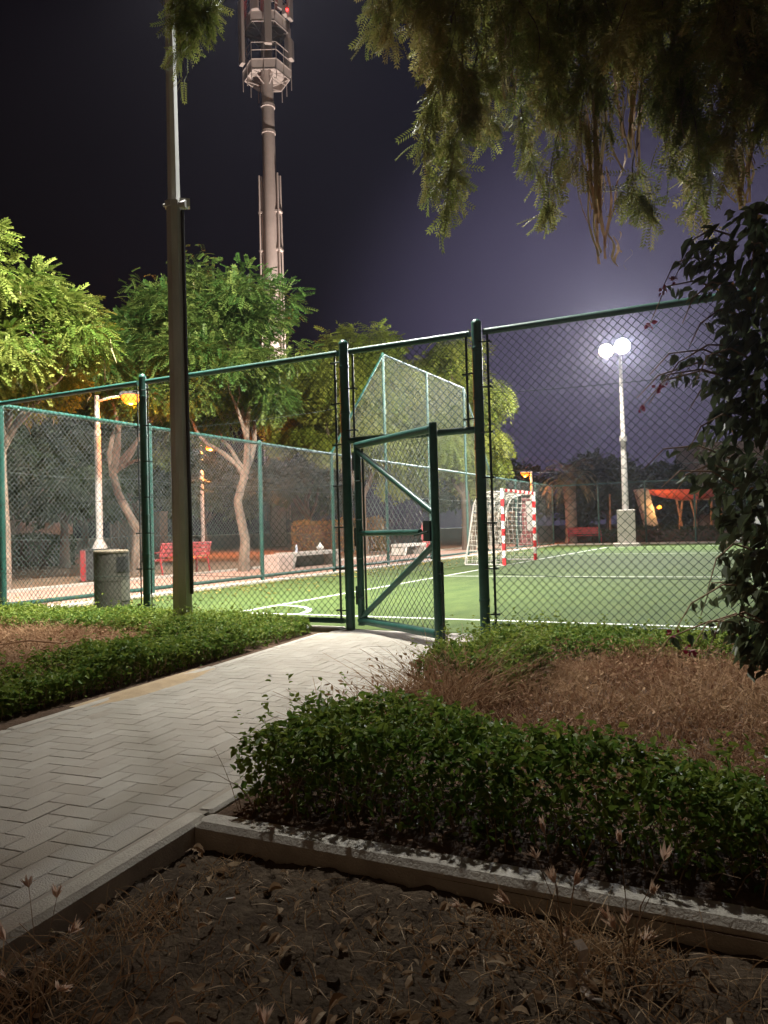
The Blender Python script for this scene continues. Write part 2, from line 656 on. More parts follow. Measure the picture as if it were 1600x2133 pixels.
g = MB()
U = .105
KW = .10
v_lo, v_hi = KW + .004, PW - KW - .004
gap, bev = .0035, .002
nu, nv = int((PU1 - PU0) / U) + 2, int(PW / U) + 3
for i in range(-1, nu):
    for j in range(-1, nv):
        k = (i - j) % 4
        if k == 0:
            u0, u1, w0, w1 = i, i + 2, j, j + 1
        elif k == 3:
            u0, u1, w0, w1 = i, i + 1, j, j + 2
        else:
            continue
        g0, g1, g2, g3 = [max(.0004, random.gauss(.0013, .0007)) for _ in range(4)]
        a0, a1 = PU0 + u0 * U + g0, PU0 + u1 * U - g1
        b0, b1 = w0 * U + g2, w1 * U - g3
        b0, b1 = max(b0, v_lo), min(b1, v_hi)
        a0, a1 = max(a0, PU0), min(a1, PU1)
        if b1 - b0 < .02 or a1 - a0 < .02:
            continue
        z = random.gauss(0, .0007)
        tl = [random.gauss(0, .0005) for _ in range(4)]
        b = len(g.v)
        for (du, dv, q) in ((0, 0, 0), (1, 0, 1), (1, 1, 2), (0, 1, 3)):
            g.v.append(pw(a0 if du == 0 else a1, b0 if dv == 0 else b1, -.011))
        for (du, dv, q) in ((0, 0, 0), (1, 0, 1), (1, 1, 2), (0, 1, 3)):
            g.v.append(pw(a0 + bev * .3 if du == 0 else a1 - bev * .3, b0 + bev * .3 if dv == 0 else b1 - bev * .3, z - bev + tl[q]))
        for (du, dv, q) in ((0, 0, 0), (1, 0, 1), (1, 1, 2), (0, 1, 3)):
            g.v.append(pw(a0 + bev * 1.5 if du == 0 else a1 - bev * 1.5, b0 + bev * 1.5 if dv == 0 else b1 - bev * 1.5, z + tl[q]))
        tn = min(1, max(.01, random.gauss(.40, .20)))
        for r in (0, 4):
            for q in range(4):
                g.face([b + r + q, b + r + q2, b + r + 4 + q2, b + r + 4 + q] if (q2 := (q + 1) % 4) is not None else None, tn)
        g.face([b + 8, b + 9, b + 10, b + 11], tn)
po = g.build('path', M_PAVER, kind='structure')
po.data.flip_normals() if po.data.polygons[8].normal.z < 0 else None


def kerb_run(name, p0, p1, width, z0, z1, side=1, bev=.012, n=1.0):
    """a row of kerb stones from p0 to p1; width goes to the left (side 1) or right (-1)"""
    m = MB()
    d = Vector((p1[0] - p0[0], p1[1] - p0[1], 0))
    L = d.length
    d.normalize()
    s = Vector((-d.y, d.x, 0)) * side
    k = max(1, int(round(L / n)))
    for i in range(k):
        a0, a1 = L * i / k + .003, L * (i + 1) / k - .003
        jz = random.gauss(0, .002)
        c = Vector((p0[0], p0[1], 0)) + d * (a0 + a1) / 2 + s * (width / 2 + random.gauss(0, .0015))
        m.bbox_bev((c.x, c.y, (z0 + z1) / 2 + jz), (a1 - a0, width, z1 - z0), bev, math.atan2(d.y, d.x))
    return m.build(name, M_KERB, kind='structure')


a, b = pw(PU0, 0), pw(2.405, 0)
kerb_run('kerb', a, b, KW, -.22, .004, 1, bev=.018, n=3.2)
a, b = pw(2.407, 0), pw(PU1 - .05, 0)
kerb_run('kerb', a, b, KW - .02, -.10, .004, 1)
a, b = pw(PU0, PW), pw(PU1 - .05, PW)
kerb_run('kerb', a, b, KW - .015, -.10, .004, -1)
kerb_run('kerb', (-2.02, 2.275), (4.9, 2.36), .12, -.25, .003, 1, bev=.02, n=3.4)
# concrete strip the near fence stands on and the kerb strips around the court
kerb_run('kerb', (XS - .1, YN - .09), (-4.30, YN - .09), .16, -.12, .02, 1)
kerb_run('kerb', (-2.45, YN - .09), (XF, YN - .09), .16, -.12, .02, 1)
kerb_run('kerb', (XS + .22, YN + .2), (XS + .22, YF), .17, -.1, .05, 1, n=1.5)
kerb_run('kerb', (XS, YF - .1), (XF, YF - .1), .25, -.1, .07, 1, n=1.5)
g = MB()
g.quad((-4.35, 7.15, -.004), (-2.4, 7.15, -.004), (-2.4, 7.5, -.004), (-4.35, 7.5, -.004))
g.build('gate_threshold', M_CONC, kind='structure')
# paving beyond the side fence and behind the far fence
g = MB()
g.quad((-14.0, -2, .0), (XS - .02, -2, .0), (XS - .02, 44, .0), (-14.0, 44, .0))
g.quad((XS - .02, YF + .2, .0), (XF, YF + .2, .0), (XF, YF + 4.0, .0), (XS - .02, YF + 4.0, .0))
g.build('walkway', M_PINK, kind='structure')
kerb_run('kerb', (-14.0, -2), (-14.0, 44), .12, -.1, .06, 1, n=1.2)

# bare dirt in front of the camera: displaced sheet
nx, ny = 230, 250
xs = np.linspace(BX0 - .06, BX1, nx)
xs = BX0 - .25 + (BX1 - BX0 + .25) * np.linspace(0, 1, nx) ** 1.25
ys = np.linspace(BY0, BY1, ny)
ys = BY1 - (BY1 - BY0) * np.linspace(0, 1, ny)[::-1] ** 1.35
X, Y = np.meshgrid(xs, ys, indexing='ij')
def dirt_z(x, y):
    return (-.100 + .050 * np.exp(-((np.asarray(x) + 1.75) / .45) ** 2 - ((np.asarray(y) - 1.1) / .75) ** 2) + .018 * wobble(1, 3)(x, y) + .016 * wobble(2, 14, 9)(x, y))


Z = dirt_z(X, Y) + .013 * wobble(3, 34, 12)(X, Y) + .009 * wobble(4, 80, 12)(X, Y) + .004 * RNG.normal(size=X.shape)
Z += .012 * np.exp(-((Y - 2.25) / .12) ** 2)
GZ = (X, Y, Z)


def grid_quads(nx, ny):
    i, j = np.meshgrid(np.arange(nx - 1), np.arange(ny - 1), indexing='ij')
    b = (i * ny + j).ravel()
    return np.stack([b, b + ny, b + ny + 1, b + 1], 1)


np_mesh('dirt', np.stack([X, Y, Z], -1).reshape(-1, 3), grid_quads(nx, ny), M_DIRT, kind='structure', smooth=True)


# planting bed soil
g = MB()
g.quad(pw(2.41, -.005, -.015), (6, 2.47, -.015), (6, YN - .1, -.015), pw(7.28, -.005, -.015))
g.quad((-16, 1.0, -.012), pw(1.0, PW + .005, -.012), pw(7.28, PW + .005, -.012), (-16, YN - .1, -.012))
g.build('bed_soil', M_SOIL, kind='structure')


nx, ny = 420, 70
X, Y = np.meshgrid(np.linspace(-1.93, 5, nx), np.linspace(2.285, 3.0, ny), indexing='ij')
yk = 2.275 + (X + 1.995) * .0123
Zs = -.006 + .016 * wobble(31, 4, 7)(X, Y) + .010 * wobble(32, 17, 9)(X, Y) + .05 * np.clip(Y - yk - .10, -.2, .22) + .0015 * RNG.normal(size=X.shape)
Zs = np.where(Y < yk + .018, -.03, Zs)
np_mesh('bed_soil', np.stack([X, Y, Zs], -1).reshape(-1, 3), grid_quads(nx, ny), M_SOIL, kind='structure', smooth=True)
nx, ny = 70, 30
uu, vv = np.meshgrid(np.linspace(-.7, .7, nx), np.linspace(-.16, .16, ny), indexing='ij')
zz = .016 * np.clip(1 - (uu / .62) ** 2 - (vv / .12) ** 2 + .35 * wobble(41, 9, 7)(uu, vv), -.6, 1) - .002
c_ = Vector(pw(4.45, PW - .07))
np_mesh('sand_spill', np.stack([c_.x + PU.x * uu + PV.x * vv, c_.y + PU.y * uu + PV.y * vv, zz + .004], -1).reshape(-1, 3), grid_quads(nx, ny),
        mat('yellow_sand', (.42, .31, .19), .95, c2=(.34, .25, .155), scale=9, bump=.4, bscale=90), kind='structure', smooth=True)

# ------------------------------------------------------------------ chain link
def chain_mesh(o, d, Wd, H0, H1, p=.085, r=.0027, seed=0, sag=.012, top=None, woven=True):
    """wire diamonds on the rectangle from o along d (unit, horizontal), heights H0..H1 (top: function s -> height)"""
    rr = np.random.default_rng(seed)
    d = np.array(d, float)
    nrmv = np.array([-d[1], d[0], 0])
    ks = rr.normal(size=(5, 2)) * 3.2
    ph = rr.uniform(0, 6.28, (2, 5))
    V, Q = [], []
    off = 0
    Hh = H1 - H0
    for fam in (-1, 1):
        k0, k1 = (-Hh, Wd) if fam == 1 else (0, Wd + Hh)
        for c in np.arange(k0 + p * .5, k1, p):
            # s = c + fam*z  (z from 0)
            if fam == 1:
                za, zb = max(0, -c), min(Hh, Wd - c)
            else:
                za, zb = max(0, c - Wd), min(Hh, c)
            if top is not None:
                zz = np.linspace(za, zb, 60)
                ok = zz <= np.array([top(c + fam * q) for q in zz]) - H0
                if not ok.any():
                    continue
                zb = zz[ok].max()
            if zb - za < .02:
                continue
            n = max(2, int((zb - za) / .3) + 1)
            z = np.linspace(za, zb, n)
            s = c + fam * z
            ds = sum(np.sin(ks[i, 0] * s + ks[i, 1] * z + ph[0, i]) for i in range(5)) / 5 * sag
            dn = sum(np.sin(ks[i, 1] * s + ks[i, 0] * z + ph[1, i]) for i in range(5)) / 5 * sag * .8
            P = np.array(o, float)[None] + d[None] * (s + ds)[:, None] + nrmv[None] * (dn + fam * r * .9)[:, None]
            P[:, 2] = o[2] + H0 + z + ds * .4
            t = nrm(np.gradient(P, axis=0))
            a = np.broadcast_to(nrmv, t.shape)
            b = np.cross(t, a)
            for ang in (0, 2.094, 4.189):
                V.append(P + (a * math.cos(ang) + b * math.sin(ang)) * r)
            idx = np.arange(n - 1)
            for u in range(3):
                w = (u + 1) % 3
                Q.append(np.stack([off + u * n + idx, off + w * n + idx, off + w * n + idx + 1, off + u * n + idx + 1], 1))
            off += 3 * n
    return np.concatenate(V), np.concatenate(Q)


def mesh_panel(parent, o, d, Wd, H0, H1, m, seed=0, r=.0027, p=.085, top=None, sag=.012):
    V, Q = chain_mesh(o, d, Wd, H0, H1, p, r, seed, sag, top)
    return np_mesh('mesh_panel', V, Q, m, parent)


def post(parent, x, y, h, r=.05, m=M_STEEL, bands=True, z0=-.05):
    b = MB()
    b.tube([(x, y, z0), (x, y, h)], r, 14)
    b.lathe([(r * 1.04, 0), (r * 1.0, .02), (r * .6, .045), (.004, .055)], (x, y, h), 14)
    if bands:
        for z in np.linspace(.35, h - .25, 6):
            b.lathe([(r + .004, -.014), (r + .006, -.008), (r + .006, .008), (r + .004, .014)], (x, y, z), 14)
    return b.build('post', m, parent, smooth=True)


def rail(name, parent, p, q, r=.036, m=M_STEEL):
    return MB().tube([p, q], r, 12).build(name, m, parent, smooth=True)


def tension_wire(b, p, q, r=.003, sag=.02, n=8):
    p, q = Vector(p), Vector(q)
    pts = []
    for i in range(n + 1):
        u = i / n
        w = p.lerp(q, u)
        w.z -= sag * 4 * u * (1 - u)
        pts.append(w)
    b.tube(pts, r, 4, cap=False)


# near fence with its gateway
HN = 3.11
nf = thing('chain_link_fence', 'green chain link fence with the open gateway, running across just behind the clipped hedges', 'fence')
GL, GR = -4.21, -2.64
near_posts = [-10.14, -7.21, GL, GR, .36, 3.36, 6.36]
for x in near_posts:
    big = x in (GL, GR)
    post(nf, x, YN, HN + (.06 if big else .03), .052 if big else .046)
for i in range(len(near_posts) - 1):
    x0, x1 = near_posts[i], near_posts[i + 1]
    a, b = x0 + .075, x1 - .075
    rail('top_rail', nf, (a, YN, HN - .03), (b, YN, HN - .03), .034)
    if (x0, x1) == (GL, GR):
        mesh_panel(nf, (x0 + .09, YN, 0), (1, 0, 0), x1 - x0 - .18, 2.12, HN - .05, M_MESH, i, .0032)
        rail('transom', nf, (a - .03, YN, 2.09), (b + .03, YN, 2.09), .035)
        lo = 2.05
    else:
        rail('bottom_rail', nf, (a, YN, .09), (b, YN, .09), .03)
        mesh_panel(nf, (x0 + .08, YN, 0), (1, 0, 0), x1 - x0 - .16, .10, HN - .05, M_MESH, i, .0032, sag=.024)
        lo = .06
        tw = MB()
        for z in (.62, 1.62, 2.45):
            tension_wire(tw, (x0 + .06, YN + .01, z), (x1 - .06, YN + .01, z + random.uniform(-.04, .04)), .0028, .03)
        tw.build('tension_wire', M_RODS, nf)
    for x, s in ((x0, 1), (x1, -1)):
        if (x in (GL, GR)) or True:
            rb = MB()
            xr = x + s * (.115 if x in (GL, GR) else .09)
            rb.tube([(xr, YN - .005, lo), (xr, YN - .005, HN - .02)], .013 if x in (GL, GR) else .008, 8)
            for z in np.arange(lo + .15, HN - .1, .46):
                rb.tube([(x + s * .03, YN - .045, z), (xr + s * .02, YN - .03, z), (xr + s * .035, YN - .01, z)], .009, 6)
                rb.tube([(xr + s * .03, YN - .04, z), (xr + s * .03, YN + .02, z)], .012, 6)
            rb.build('tension_bar', M_RODS, nf)

# gate leaf, swung out towards the camera
HG = Vector((-4.02, 7.31, 0))
FG = Vector((-2.78, 6.52, 0))
gt = thing('metal_gate', 'open green pipe framed mesh gate swung out over the end of the paved path', 'gate', (HG.x, HG.y, 0),
           math.atan2(FG.y - HG.y, FG.x - HG.x))
GWd = (FG - HG).length
z0, z1 = .115, 2.03
fr = MB()
for x in (0, GWd):
    fr.tube([(x, 0, z0 - .055 - (.03 if x else 0)), (x, 0, z1 + (.04 if x else .0))], .039, 14)
fr.tube([(-.02, 0, z1 - .012), (GWd - .03, 0, z1 - .012)], .039, 14)
fr.tube([(-.02, 0, z0), (GWd - .03, 0, z0)], .041, 14)
fr.build('frame', M_STEEL, gt, smooth=True)
zm = 1.06
MB().tube([(.04, 0, zm), (GWd - .26, 0, zm)], .028, 12).build('mid_rail', M_STEEL, gt, smooth=True)
MB().tube([(.05, -.004, z1 - .09), (GWd - .03, -.004, 1.24)], .03, 12).build('brace', M_STEEL, gt, smooth=True)
MB().tube([(.05, -.004, z0 + .05), (GWd - .03, -.004, .94)], .03, 12).build('brace', M_STEEL, gt, smooth=True)
V, Q = chain_mesh((.13, .035, 0), (1, 0, 0), GWd - .16, z0 + .0, z1 - .03, .085, .0032, 55, .014)
np_mesh('mesh_panel', V, Q, M_MESH, gt)
lb = MB()
lb.box((GWd - .11, -.01, 1.07), (.11, .045, .19))
lb.tube([(GWd - .28, -.055, 1.03), (GWd - .05, -.06, 1.06)], .01, 8)
lb.build('latch', M_RODS, gt)
for z in (.38, 1.02, 1.85):
    h = MB()
    h.box((-.062, .0, z), (.06, .035, .17))
    h.tube([(-.085, 0, z - .1), (-.085, 0, z + .1)], .018, 8)
    h.build('hinge', M_RODS, gt)
rb = MB()
rb.tube([(.115, 0, z0 + .02), (.115, 0, z1 - .06)], .012, 8)
for z in np.arange(z0 + .25, z1 - .1, .42):
    rb.tube([(.0, -.04, z), (.13, -.035, z)], .009, 6)
rb.build('tension_bar', M_RODS, gt)
db = MB()
db.tube([(GWd + .045, 0, .78), (GWd + .085, 0, .78), (GWd + .085, 0, .02)], .013, 8)
for z in (.2, .5, .68):
    db.tube([(GWd + .03, 0, z), (GWd + .1, 0, z)], .01, 6)
db.build('drop_bolt', M_RODS, gt)

# side fence behind the goal line
sf = thing('chain_link_fence', 'green chain link side fence with a raised stop net section behind the striped goal', 'fence')
side_posts = [YN + .12, 10.55, 13.93, 17.05, 20.16, 23.37, 26.8, 29.7, 32.9, 36.05, YF]
HS, HH = 3.10, 6.27
for i, y in enumerate(side_posts):
    hi = 4 <= i <= 6
    post(sf, XS, y, (HH if hi else HS), .045, bands=False)
for i in range(len(side_posts) - 1):
    y0, y1 = side_posts[i], side_posts[i + 1]
    rail('top_rail', sf, (XS, y0, HS - .02), (XS, y1, HS - .02), .036)
    rail('bottom_rail', sf, (XS, y0, .13), (XS, y1, .13), .036)
    mesh_panel(sf, (XS + .045, y0, 0), (0, 1, 0), y1 - y0, .13, HS - .02, M_MESHF, 20 + i, .0025, sag=.02)
    if 3 <= i <= 6:
        if i in (4, 5):
            rail('top_rail', sf, (XS, y0, HH), (XS, y1, HH), .032)
            mesh_panel(sf, (XS + .045, y0, 0), (0, 1, 0), y1 - y0, HS, HH, M_MESHH, 40 + i, .0019)
        else:
            za, zb = (HS, HH) if i == 3 else (HH, HS)
            rail('raking_rail', sf, (XS, y0, za), (XS, y1, zb), .032)
            mesh_panel(sf, (XS + .045, y0, 0), (0, 1, 0), y1 - y0, HS, HH, M_MESHH, 40 + i, .0019,
                       top=lambda s, za=za, zb=zb, w=y1 - y0: za + (zb - za) * s / w)
    tw = MB()
    for z in (1.1, 2.1):
        tension_wire(tw, (XS + .03, y0, z), (XS + .03, y1, z + random.uniform(-.06, .06)), .003, .05)
    tw.build('tension_wire', M_MESHF, sf)

ff = thing('chain_link_fence', 'farthest green chain link fence closing the court behind the tall floodlight pole', 'fence')
far_posts = [XS + 2.27 * k for k in range(1, 9)]
for x in far_posts:
    post(ff, x, YF + .3, HS, .045, bands=False)
px_ = [XS + .06] + far_posts
for i in range(len(px_) - 1):
    x0, x1 = px_[i], px_[i + 1]
    rail('top_rail', ff, (x0, YF + .3, HS - .02), (x1, YF + .3, HS - .02), .034)
    mesh_panel(ff, (x0, YF + .27, 0), (1, 0, 0), x1 - x0, .1, HS - .02, M_MESHF, 60 + i, .0024, p=.10)

# ------------------------------------------------------------------ goal
M_BANDZ = striped('goal_bands_upright', 2, .408, .5 - 1.02 / .408 % 1, (.62, .025, .03), (.78, .76, .73))
M_BANDY = striped('goal_bands_bar', 1, .44, .25, (.62, .025, .03), (.78, .76, .73))
gl_ = thing('goal', 'red and white banded goal frame with a cord net on the green pitch', 'goal', (XG, 21.9, 0))
GH, GW2, GD = 2.04, 1.54, 1.15
for s in (-1, 1):
    MB().box((0, s * GW2, GH / 2), (.085, .085, GH)).build('goal_post', M_BANDZ, gl_)
MB().box((0, 0, GH + .0425), (.085, 2 * GW2 + .085, .085)).build('crossbar', M_BANDY, gl_)


def net_prof(u):
    """side profile from crossbar back and down to ground: u 0..1"""
    pts = [(0, GH), (-.35, GH + .02), (-.72, GH - .06), (-.86, GH - .35), (-.98, 1.0), (-GD, .03)]
    n = len(pts) - 1
    k = min(int(u * n), n - 1)
    w = u * n - k
    return pts[k][0] * (1 - w) + pts[k + 1][0] * w, pts[k][1] * (1 - w) + pts[k + 1][1] * w


for s in (-1, 1):
    b = MB()
    b.tube([(net_prof(u)[0], s * GW2, net_prof(u)[1]) for u in np.linspace(0, 1, 16)], .018, 8)
    b.tube([(-GD, s * GW2, .025), (0, s * GW2, .025)], .018, 8)
    b.build('net_support', M_WHITEPOLE, gl_, smooth=True)
MB().tube([(-GD, -GW2, .025), (-GD, GW2, .025)], .018, 8).build('net_support', M_WHITEPOLE, gl_, smooth=True)
net = MB()
sagn = lambda y, u: .10 * math.sin(PI * u) * math.cos(y / GW2 * PI / 2) + .03 * math.sin(7 * y + 9 * u)
for y in np.arange(-GW2, GW2 + .01, .14):
    net.tube([(net_prof(u)[0] + sagn(y, u), y + .02 * math.sin(6 * u + y * 5), net_prof(u)[1] - .4 * sagn(y, u)) for u in np.linspace(0, 1, 14)], .005, 3, cap=False)
for u in np.linspace(.04, .97, 24):
    net.tube([(net_prof(u)[0] + sagn(y, u), y, net_prof(u)[1] - .4 * sagn(y, u) + .015 * math.sin(y * 8 + u * 20)) for y in np.linspace(-GW2, GW2, 13)], .005, 3, cap=False)
for s in (-1, 1):
    for x in np.arange(-.12, -GD, -.14):
        zt = next((net_prof(u)[1] for u in np.linspace(0, 1, 80) if net_prof(u)[0] <= x), .1)
        net.tube([(x + .03 * math.sin(z * 4), s * GW2 + .05 * math.sin(PI * z / 2.2) * -s, z) for z in np.linspace(.03, zt, 9)], .005, 3, cap=False)
    for z in np.arange(.12, GH, .14):
        xb = max((net_prof(u)[0] for u in np.linspace(.3, 1, 80) if net_prof(u)[1] <= z), default=-GD)
        net.tube([(x, s * GW2 + .05 * math.sin(PI * z / 2.2) * -s, z + .02 * math.sin(5 * x)) for x in np.linspace(0, xb, 7)], .005, 3, cap=False)
net.build('net', M_NET, gl_)

# ------------------------------------------------------------------ floodlight poles
fp = thing('floodlight_pole', 'tapered grey floodlight pole rising out of the left hedge, its top above the picture', 'light pole', (-6.24, 6.98, 0), R(18))
b = MB()
b.tube([(0, 0, -.1), (0, 0, .62)], [.120, .117], 8)
b.tube([(0, 0, .62), (0, 0, 5.02)], [.110, .096], 8)
b.build('lower_shaft', M_POLE, fp)
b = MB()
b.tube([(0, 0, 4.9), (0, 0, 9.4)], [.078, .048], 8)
b.build('upper_shaft', mat('lit_galvanised', (.66, .67, .68), .4, metal=.15, c2=(.52, .53, .54), scale=5, stretch=(1, 1, .25)), fp)  # far floodlight's shine on the upper shaft put into a paler galvanised colour
b = MB()
b.tube([(0, 0, 4.99), (0, 0, 5.06)], [.112, .112], 8)
b.tube([(-.12, -.02, 5.03), (.16, -.06, 5.03)], .022, 8)
b.box((.16, -.06, 5.01), (.12, .10, .09), .4)
b.tube([(.13, -.09, 4.98), (.20, -.10, 4.98)], .05, 10)
b.build('clamp', M_POLE, fp, smooth=True)
MB().tube([(.128, -.02, .4), (.113, -.02, 4.95)], .022, 8).build('conduit', M_CONDUIT, fp, smooth=True)
b = MB()
b.box((0.0, -.1035, 1.35), (.075, .008, .95))
b.build('service_door', M_POLE, fp)
b = MB()
b.box((0, .05, 9.42), (1.3, .08, .08), 0)
for x in (-.45, .5):
    b.box((x, .28, 9.42), (.06, .5, .06), 0)
b.build('crossarm', M_POLE, fp)


def flood_head(parent, loc, aim, r=.2, glass=E_COLD, shape='round'):
    M = (Vector(aim) - Vector(loc)).to_track_quat('Z', 'Y').to_matrix()
    b = MB()
    n = 18
    b0 = len(b.v)
    prof = [(r * .35, -.22), (r * .8, -.12), (r * 1.05, 0), (r * 1.05, .03)]
    for rr, z in prof:
        for k in range(n):
            a = 2 * PI * k / n
            p = M @ Vector((rr * math.cos(a), rr * math.sin(a), z))
            b.v.append(tuple(Vector(loc) + p))
    for i in range(len(prof) - 1):
        for k in range(n):
            k2 = (k + 1) % n
            b.face([b0 + i * n + k, b0 + i * n + k2, b0 + (i + 1) * n + k2, b0 + (i + 1) * n + k])
    b.face([b0 + k for k in range(n - 1, -1, -1)])
    h = b.build('lamp_head', M_LAMPCASE, parent, smooth=True)
    b = MB()
    for k in range(n):
        a = 2 * PI * k / n
        p = M @ Vector((r * math.cos(a), r * math.sin(a), .035))
        b.v.append(tuple(Vector(loc) + p))
    b.face(list(range(n)))
    b.build('glass', glass, h)
    return h


def to_local(parent, p):
    return parent.matrix_basis.inverted() @ Vector(p)


heads = [((-5.75, 7.62, 9.5), (2, 20, 0)), ((-6.7, 7.45, 9.5), (-9.5, 16, 0))]
for loc, aim in heads:
    flood_head(fp, to_local(fp, loc), to_local(fp, aim), .22, E_COLD)
LP = 1.0
lamp('flood_lamp', 'SPOT', (-5.68, 7.82, 9.36), 10500 * LP, (1.0, .98, .90), fp, (-.7, 12.5, 0), 130, .85, .2)
lamp('flood_lamp', 'SPOT', (-6.75, 7.7, 9.36), 24000 * LP, (1.0, .96, .86), fp, (-12.5, 13.5, 2.0), 140, .75, .2)

fr_ = thing('floodlight_pole', 'tall white floodlight pole on a concrete pier with two glaring lamps', 'light pole', (-6.05, 36.55, 0), R(10))
b = MB()
b.bbox_bev((0, 0, .06), (1.2, 1.1, .16), .02)
b.bbox_bev((0, 0, .9), (.80, .80, 1.55), .03)
b.build('pier', M_CONC, fr_)
MB().tube([(0, 0, 1.6), (0, 0, 4.95), (0, 0, 5.0), (0, 0, 9.0)], [.16, .125, .105, .07], 10).build('shaft', M_WHITEPOLE, fr_, smooth=True)
MB().tube([(0, 0, 4.85), (0, 0, 5.08)], [.185, .17], 10).build('collar', M_WHITEPOLE, fr_)
b = MB()
b.tube([(-.65, 0, 8.95), (.35, 0, 9.1)], .04, 8)
b.build('crossarm', M_WHITEPOLE, fr_)
l1, l2 = (-6.62, 36.2, 9.06), (-5.92, 36.35, 9.22)
flood_head(fr_, to_local(fr_, l1), to_local(fr_, (-4, 10, 0)), .30, E_WARM)
flood_head(fr_, to_local(fr_, l2), to_local(fr_, (0, 12, 0)), .34, E_COLD)
lamp('flood_lamp', 'SPOT', (-6.55, 36.0, 9.0), 9500 * LP, (1.0, .92, .78), fr_, (-10, 26, 1), 160, .6, .2)
lamp('flood_lamp', 'SPOT', (-5.88, 36.1, 9.15), 16000 * LP, (.90, .94, 1.0), fr_, (1, 18, 0), 150, .6, .2)

fq = thing('floodlight_pole', 'added unseen floodlight pole at the near long side, lighting the trees behind the goal', 'light pole', (9.5, 6.98, 0), R(18))  # unseen pole and lamp added to brighten the trees behind the goal
MB().tube([(0, 0, -.1), (0, 0, 5.0), (0, 0, 5.01), (0, 0, 9.4)], [.125, .106, .082, .05], 8).build('shaft', M_POLE, fq)
MB().box((0, .05, 9.42), (1.3, .08, .08), 0).build('crossarm', M_POLE, fq)
flood_head(fq, to_local(fq, (9.0, 7.5, 9.5)), to_local(fq, (-13, 30, 4)), .22, E_COLD)
lamp('flood_lamp', 'SPOT', (8.9, 7.7, 9.45), 110000, (1.0, .96, .84), fq, (-15, 31.5, 6.0), 34, .6, .2)

# ------------------------------------------------------------------ street lamps (sodium)
def street_lamp(label, base, h, head_v, r=.085, power=400, z0=0.0, pedestal=None):
    t = thing('street_lamp', label, 'street lamp', (base[0], base[1], z0), 0, 'orange street lamps round the court')
    hv = Vector(head_v)
    MB().tube([(0, 0, 0), (0, 0, h * .80), (0, 0, h * .80 + .01), (0, 0, h + .15)], [r, r * .95, r * .8, r * .7], 10).build('pole', M_WHITEPOLE, t, smooth=True)
    MB().lathe([(r * 2.3, 0), (r * 2.0, .06), (r * 1.1, .22)], (0, 0, 0), 14).build('base_cone', M_WHITEPOLE, t, smooth=True)
    MB().tube([(0, 0, h), tuple(hv * .5 + Vector((0, 0, h + .07))), tuple(hv + Vector((0, 0, h + .1)))], .035, 8).build('arm', M_WHITEPOLE, t, smooth=True)
    d = hv.normalized()
    c = hv + d * .22 + Vector((0, 0, h + .11))
    b = MB()
    b.bbox_bev((c.x, c.y, c.z + .03), (.55, .24, .10), .03, math.atan2(d.y, d.x))
    hd = b.build('lamp_head', M_LAMPCASE, t)
    b = MB()
    b.lathe([(.02, -.24), (.15, -.20), (.23, -.09), (.235, .0)], (c.x, c.y, c.z - .02), 16)
    b.build('glass', E_SODIUM, hd, smooth=True)
    lamp('sodium_lamp', 'POINT', (base[0] + c.x, base[1] + c.y, z0 + c.z - .30), power, (1.0, .24, .018), t, rad=.10)
    return t


street_lamp('white street lamp on the red box behind the litter bin, arm lit orange', (-15.25, 14.05), 3.75, (.72, .18, 0), .085, 620, .80)
street_lamp('slim orange street lamp far behind the red bench, between the two leafy trees', (-26.6, 31.4), 5.6, (.25, .08, 0), .10, 5000)
street_lamp('small orange street lamp behind the goal, beside the palm', (-12.0, 42.0), 3.95, (-.12, -.05, 0), .09, 750)

# ------------------------------------------------------------------ litter bin
bn = thing('litter_bin', 'dark grey cylindrical litter bin with a square black opening, behind the fence', 'litter bin', (-8.72, 8.25, 0))
rb_ = .25
b = MB()
b.lathe([(rb_, 0), (rb_, .44), (rb_ - .008, .4405), (rb_ - .008, .4515), (rb_, .452), (rb_, .86)], n=36)
b.build('body', M_BIN, bn, smooth=True)
b = MB()
b.lathe([(rb_ + .004, .86), (rb_ + .004, .885), (rb_ - .02, .90), (.12, .905), (.11, .895), (.01, .895)], n=36)
b.build('lid', M_BINLID, bn, smooth=True)


def curved_plate(a0, a1, z0, z1, r, n=8):
    b = MB()
    for i in range(n):
        p, q = a0 + (a1 - a0) * i / n, a0 + (a1 - a0) * (i + 1) / n
        b.quad((r * math.cos(p), r * math.sin(p), z0), (r * math.cos(q), r * math.sin(q), z0), (r * math.cos(q), r * math.sin(q), z1), (r * math.cos(p), r * math.sin(p), z1))
    return b


ca_ = math.atan2(-8.25, 8.72)   # towards the camera
curved_plate(ca_ + R(15), ca_ + R(68), .58, .80, rb_ + .004).build('opening', M_BLACK, bn)  # dark inside of the opening put into a black plate on the body
curved_plate(ca_ + R(30), ca_ + R(85), .16, .46, rb_ + .004).build('access_plate', M_PATCH, bn)

# ------------------------------------------------------------------ red box under the first lamp, benches, concrete seats
bx = thing('lamp_box', 'red framed dark box carrying the white street lamp', 'box', (-15.25, 14.05, 0), R(26))
b = MB()
for x in (-.32, .32):
    b.box((x, -.25, .4), (.11, .11, .8))
    b.box((x, .25, .4), (.11, .11, .8))
b.build('frame', M_RED, bx)
MB().box((0, 0, .39), (.60, .48, .74)).build('panel', M_DARKPANEL, bx)
MB().box((0, 0, .785), (.78, .64, .03)).build('top_plate', M_DARKPANEL, bx)


